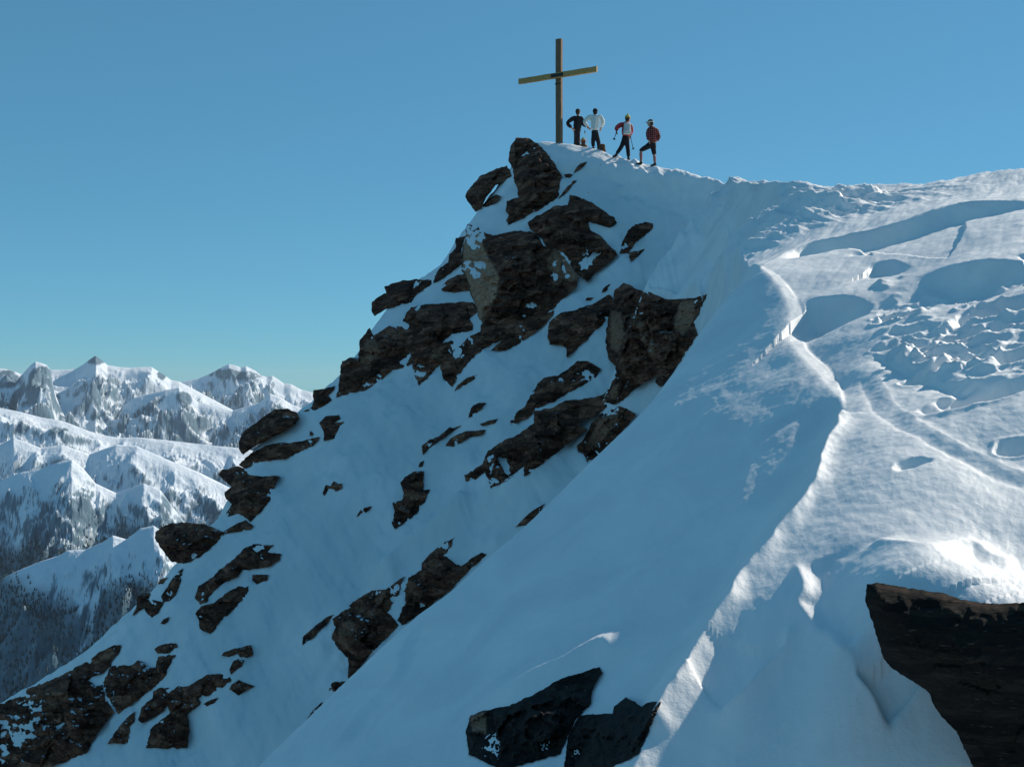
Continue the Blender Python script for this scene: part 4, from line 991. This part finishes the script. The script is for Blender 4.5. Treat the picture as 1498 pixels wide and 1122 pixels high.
def plaid_material():
    m, nt, b = new_mat('red_plaid'); tc = N(nt, 'ShaderNodeTexCoord'); cols = []
    for i, dr in enumerate(('X', 'Z')):
        wv = N(nt, 'ShaderNodeTexWave', bands_direction=dr); wv.inputs['Scale'].default_value = 4.5; wv.inputs['Distortion'].default_value = .6
        nt.links.new(tc.outputs['Object'], wv.inputs[0]); cols.append(wv)
    mu = N(nt, 'ShaderNodeMath', operation='MULTIPLY'); nt.links.new(cols[0].outputs[1], mu.inputs[0]); nt.links.new(cols[1].outputs[1], mu.inputs[1])
    r = ramp(nt, mu.outputs[0], [(.05, (.035, .012, .014)), (.35, (.18, .02, .022)), (.8, (.5, .12, .08))])
    nt.links.new(r.outputs[0], b.inputs['Base Color']); b.inputs['Roughness'].default_value = .85; return m
M_plaid = plaid_material()
S_ = 42/F/8.81                      # metres per pixel of the enlarged view the joints were read from
def crest_at(px, back=0.0):
    """world point on the summit ridge seen in photo column px, optionally a step beyond it"""
    i = int(np.searchsorted(UU, (px-749)/F)); ok = np.where((YY > 34) & (YY < 44))[0]; wv = Z[ok, i]/YY[ok]; j = ok[np.argmax(wv)]
    y = YY[j]+back; x = (px-749)/F*y
    jj = int(np.searchsorted(YY, y)); ii_ = int(np.searchsorted(UU, x/y)); return Vector((x, y, Z[jj, ii_]))
def ground(x, y):
    return Z[min(len(YY)-1, int(np.searchsorted(YY, y))), int(np.clip(np.searchsorted(UU, x/y), 0, len(UU)-1))]
def make(label, anchor_px, anchor_zoom, back, pts, yoff, mats, **kw):
    """pts: joints read in the enlarged view; anchor_zoom is the view pixel that sits on the ground at the anchor"""
    g = crest_at(anchor_px, back); ax_, az_ = anchor_zoom; S_ = g.y/F/8.81
    g = Vector(P(810+ax_/8.81, 140+az_/8.81, g.y))
    J = {}
    for k, (a, b) in pts.items():
        dy = yoff.get(k, 0.0); J[k] = ((a-ax_)*S_, dy, (az_-b)*S_)
    for k in ('toel', 'toer'): J[k] = kw.pop(k, (0, 1))
    for s in 'lr':                                            # put the soles on the snow
        f = J['ft'+s]; z = ground(g.x+f[0], g.y+f[1])-g.z; J['ft'+s] = (f[0], f[1], z if abs(z-f[2]) < .16 else f[2])
    return person(label, g, J, mats, **kw)
bm_ = dict(boots=M_boot, hair=M_hair)
make('person in black jacket with one hand on hip, nearest the cross', 843.7, (298, 765), .95,
     dict(head=(312,218), neck=(315,262), pelvis=(300,480), shl=(258,285), ell=(165,362), hal=(238,432), shr=(362,285), elr=(378,370), har=(425,405), knl=(285,615), knr=(318,615), ftl=(282,765), ftr=(318,765)),
     dict(ell=-.05, hal=-.10, har=-.05, knl=.03, knr=.03), dict(bm_, jacket=M_dark, trousers=M_dark2, hat=M_dark, band=M_brown), face=(.3, 1), jacket_len=.10)
make('person in white jacket and dark trousers, second from the cross', 873.3, (545, 752), .35,
     dict(head=(535,215), neck=(537,252), pelvis=(530,455), shl=(468,268), ell=(388,335), hal=(450,400), shr=(605,268), elr=(638,345), har=(612,415), knl=(505,600), knr=(580,605), ftl=(512,752), ftr=(585,755)),
     dict(ell=.05, hal=.10, elr=.0, har=.08), dict(bm_, jacket=M_white, trousers=M_dark2, hat=M_dark, band=M_dark), face=(0, 1), jacket_len=.02)
make('person in yellow hat and red jacket striding with legs apart', 910, (890, 810), -.05,
     dict(head=(955,300), neck=(940,350), pelvis=(928,530), shl=(875,372), ell=(808,420), hal=(805,475), shr=(985,385), elr=(1003,450), har=(985,520), knl=(872,665), knr=(955,675), ftl=(808,790), ftr=(962,838)),
     dict(ell=-.10, hal=-.18, har=.12, ftl=.10, ftr=-.10, knl=.05), dict(bm_, jacket=M_red, trousers=M_dark, hat=M_yel, band=M_yel), face=(.7, .7), hatstyle='bobble', toel=(-.6, .8), toer=(.3, .95))
make('person in red checked shirt and knee socks with one leg raised, furthest right', 952, (1245, 905), -.05,
     dict(head=(1245,358), neck=(1262,402), pelvis=(1275,615), shl=(1225,435), ell=(1213,525), hal=(1228,590), shr=(1322,435), elr=(1358,535), har=(1322,590), hpl=(1240,640), knl=(1122,712), knr=(1296,755), ftl=(1125,880), ftr=(1300,922)),
     dict(shl=-.03, ell=-.05, hal=-.08, shr=.03, elr=.06, har=-.02, knl=-.05, ftl=.0, ftr=-.10), dict(bm_, jacket=M_plaid, trousers=M_dark, hat=M_brown, band=M_white, socks=M_sock), face=(-1, .35), hatstyle='peak', socks=True, toel=(-1, .2), toer=(-.8, .5))
make('person in green hat sitting low behind the snow crest, only head and shoulders showing', 852.6, (375, 765), .75,
     dict(head=(377,600), neck=(380,640), pelvis=(385,790), shl=(335,672), ell=(325,730), hal=(350,775), shr=(425,672), elr=(440,730), har=(415,775), hpl=(365,790), hpr=(400,790), knl=(355,740), knr=(420,740), ftl=(350,810), ftr=(425,810)),
     dict(knl=.42, knr=.42, hal=.30, har=.30, ell=.10, elr=.10, ftl=.52, ftr=.52, hpl=.10, hpr=.10), dict(bm_, jacket=M_brown, trousers=M_dark, hat=M_grn, band=M_red), face=(-.6, .8), hatstyle='bobble')
# things they carry
def tube(name, p0, p1, r0, r1, mat, parent=None, seg=8):
    p0, p1 = Vector(p0), Vector(p1); ax = (p1-p0).normalized(); s = ax.orthogonal().normalized(); t = ax.cross(s)
    bm = bmesh.new(); A = []; B = []
    for i in range(seg):
        a = 2*math.pi*i/seg; d = s*math.cos(a)+t*math.sin(a); A.append(bm.verts.new(p0+d*r0)); B.append(bm.verts.new(p1+d*r1))
    for i in range(seg): bm.faces.new((A[i], A[(i+1) % seg], B[(i+1) % seg], B[i]))
    bm.faces.new(A[::-1]); bm.faces.new(B); me = bpy.data.meshes.new(name); bm.to_mesh(me); bm.free()
    return link_mesh(name, me, mat, parent)
g3 = crest_at(910, -.05)
def zpt(g, anchor, a, b, dy): return Vector(P(810+a/8.81, 140+b/8.81, g.y))+Vector((0, dy, 0))
def ski_pole(label, top, bot, mat):
    r = empty('ski_pole', bot); tag(r, label, 'ski pole', 'ski poles held by the climbers'); d = top-bot
    tube('shaft', (0, 0, 0), d, .011, .012, mat, r); tube('grip', d*.90, d*1.04, .020, .018, M_dark, r)
    k = d*.10; tube('basket', k, k+d.normalized()*.015, .055, .05, M_dark, r, 12)
ski_pole('dark ski pole hanging from the left hand of the person in yellow hat', zpt(g3, (890, 810), 806, 470, -.24), zpt(g3, (890, 810), 765, 600, -.30), M_dark)
ski_pole('dark ski pole trailing at the right hip of the striding person in the yellow hat', zpt(g3, (890, 810), 990, 530, .02), zpt(g3, (890, 810), 1028, 705, -.02), M_dark)
g1 = crest_at(843.7, .95)
ski_pole('thin ski pole planted between the person in black and the person in white', zpt(g1, (298, 765), 402, 455, .1), zpt(g1, (298, 765), 452, 690, .15), M_cream)
def pack(name, label, loc, size, mat, yaw_=0):
    r = empty(name, loc); tag(r, label, 'rucksack'); sx, sy, sz = size
    bm = bmesh.new(); bmesh.ops.create_cube(bm, size=1)
    for v in bm.verts: v.co = Vector((v.co.x*sx*(1 if v.co.z < 0 else .8), v.co.y*sy*(1 if v.co.z < 0 else .75), v.co.z*sz))
    bmesh.ops.bevel(bm, geom=bm.edges[:], offset=min(size)*.28, segments=4, affect='EDGES', profile=.6)
    for v in bm.verts: v.co += Vector((1, 1, 1))*.012*float(noise3(v.co.x*9, v.co.y*9, v.co.z*9))
    me = bpy.data.meshes.new('bag'); bm.to_mesh(me); bm.free(); link_mesh('bag', me, mat, r)
    bm = bmesh.new(); ellipsoid(bm, (0, -sy*.08, sz*.42), (sx*.44, sy*.52, sz*.14)); me = bpy.data.meshes.new('top_flap'); bm.to_mesh(me); bm.free(); link_mesh('top_flap', me, mat, r)
    bm = bmesh.new(); ellipsoid(bm, (0, -sy*.5, -sz*.15), (sx*.32, sy*.2, sz*.22)); me = bpy.data.meshes.new('pocket'); bm.to_mesh(me); bm.free(); link_mesh('pocket', me, mat, r)
    for q in (-1, 1): tube('strap', (q*sx*.28, sy*.5, sz*.38), (q*sx*.3, sy*.56, -sz*.35), .012, .012, M_dark, r)
    r.rotation_euler = (0, 0, yaw_); return r
pack('rucksack', 'pale rucksack worn on the back of the striding person in the yellow hat', zpt(g3, (890, 810), 940, 445, -.20), (.28, .15, .40), M_cream, .25)
gR = crest_at(880.6, .22); pack('rucksack', 'small dark brown rucksack lying on the crest by the white jacket person', gR+Vector((0, 0, .12)), (.26, .22, .30), M_brown, .5)


# ------------------------------------------------------------------ light, sky, camera
SUN_EL, SUN_AZ = 32.5, 54            # azimuth measured from +Y (view direction) towards +X
sd_ = Vector((math.sin(math.radians(SUN_AZ))*math.cos(math.radians(SUN_EL)), math.cos(math.radians(SUN_AZ))*math.cos(math.radians(SUN_EL)), math.sin(math.radians(SUN_EL))))
sl = bpy.data.lights.new('sun', 'SUN'); sl.energy = 5.0; sl.angle = math.radians(.5); sl.color = (1.0, .92, .80)
so = bpy.data.objects.new('sun', sl); C.objects.link(so); so.rotation_euler = sd_.to_track_quat('Z', 'Y').to_euler(); so.location = (20, 20, 40)
w = bpy.data.worlds.new('World'); bpy.context.scene.world = w; w.use_nodes = True
nt = w.node_tree; nt.nodes.clear()
o = N(nt, 'ShaderNodeOutputWorld'); bg = N(nt, 'ShaderNodeBackground'); sk = N(nt, 'ShaderNodeTexSky', sky_type='NISHITA')
sk.sun_disc = False; sk.sun_elevation = math.radians(SUN_EL); sk.sun_rotation = math.radians(SUN_AZ)
sk.altitude = 3000; sk.air_density = 1.0; sk.dust_density = 0; sk.ozone_density = 1.5
mx = N(nt, 'ShaderNodeMix', data_type='RGBA', blend_type='MULTIPLY'); mx.inputs[0].default_value = 1; mx.inputs[7].default_value = (.74, 1.75, 2.26, 1)
gm = N(nt, 'ShaderNodeGamma'); gm.inputs[1].default_value = .5; nt.links.new(sk.outputs[0], gm.inputs[0]); nt.links.new(gm.outputs[0], mx.inputs[6]); nt.links.new(mx.outputs[2], bg.inputs[0]); bg.inputs[1].default_value = .104
nt.links.new(bg.outputs[0], o.inputs[0])
cam = bpy.data.cameras.new('camera'); co = bpy.data.objects.new('camera', cam); C.objects.link(co)
co.rotation_euler = (math.radians(90), 0, 0); cam.sensor_width = 36; cam.lens = 36*F/1498; cam.clip_start = .05; cam.clip_end = 60000
sc = bpy.context.scene; sc.camera = co
sc.view_settings.view_transform = 'Standard'; sc.view_settings.look = 'None'; sc.view_settings.exposure = 0; sc.view_settings.gamma = 1
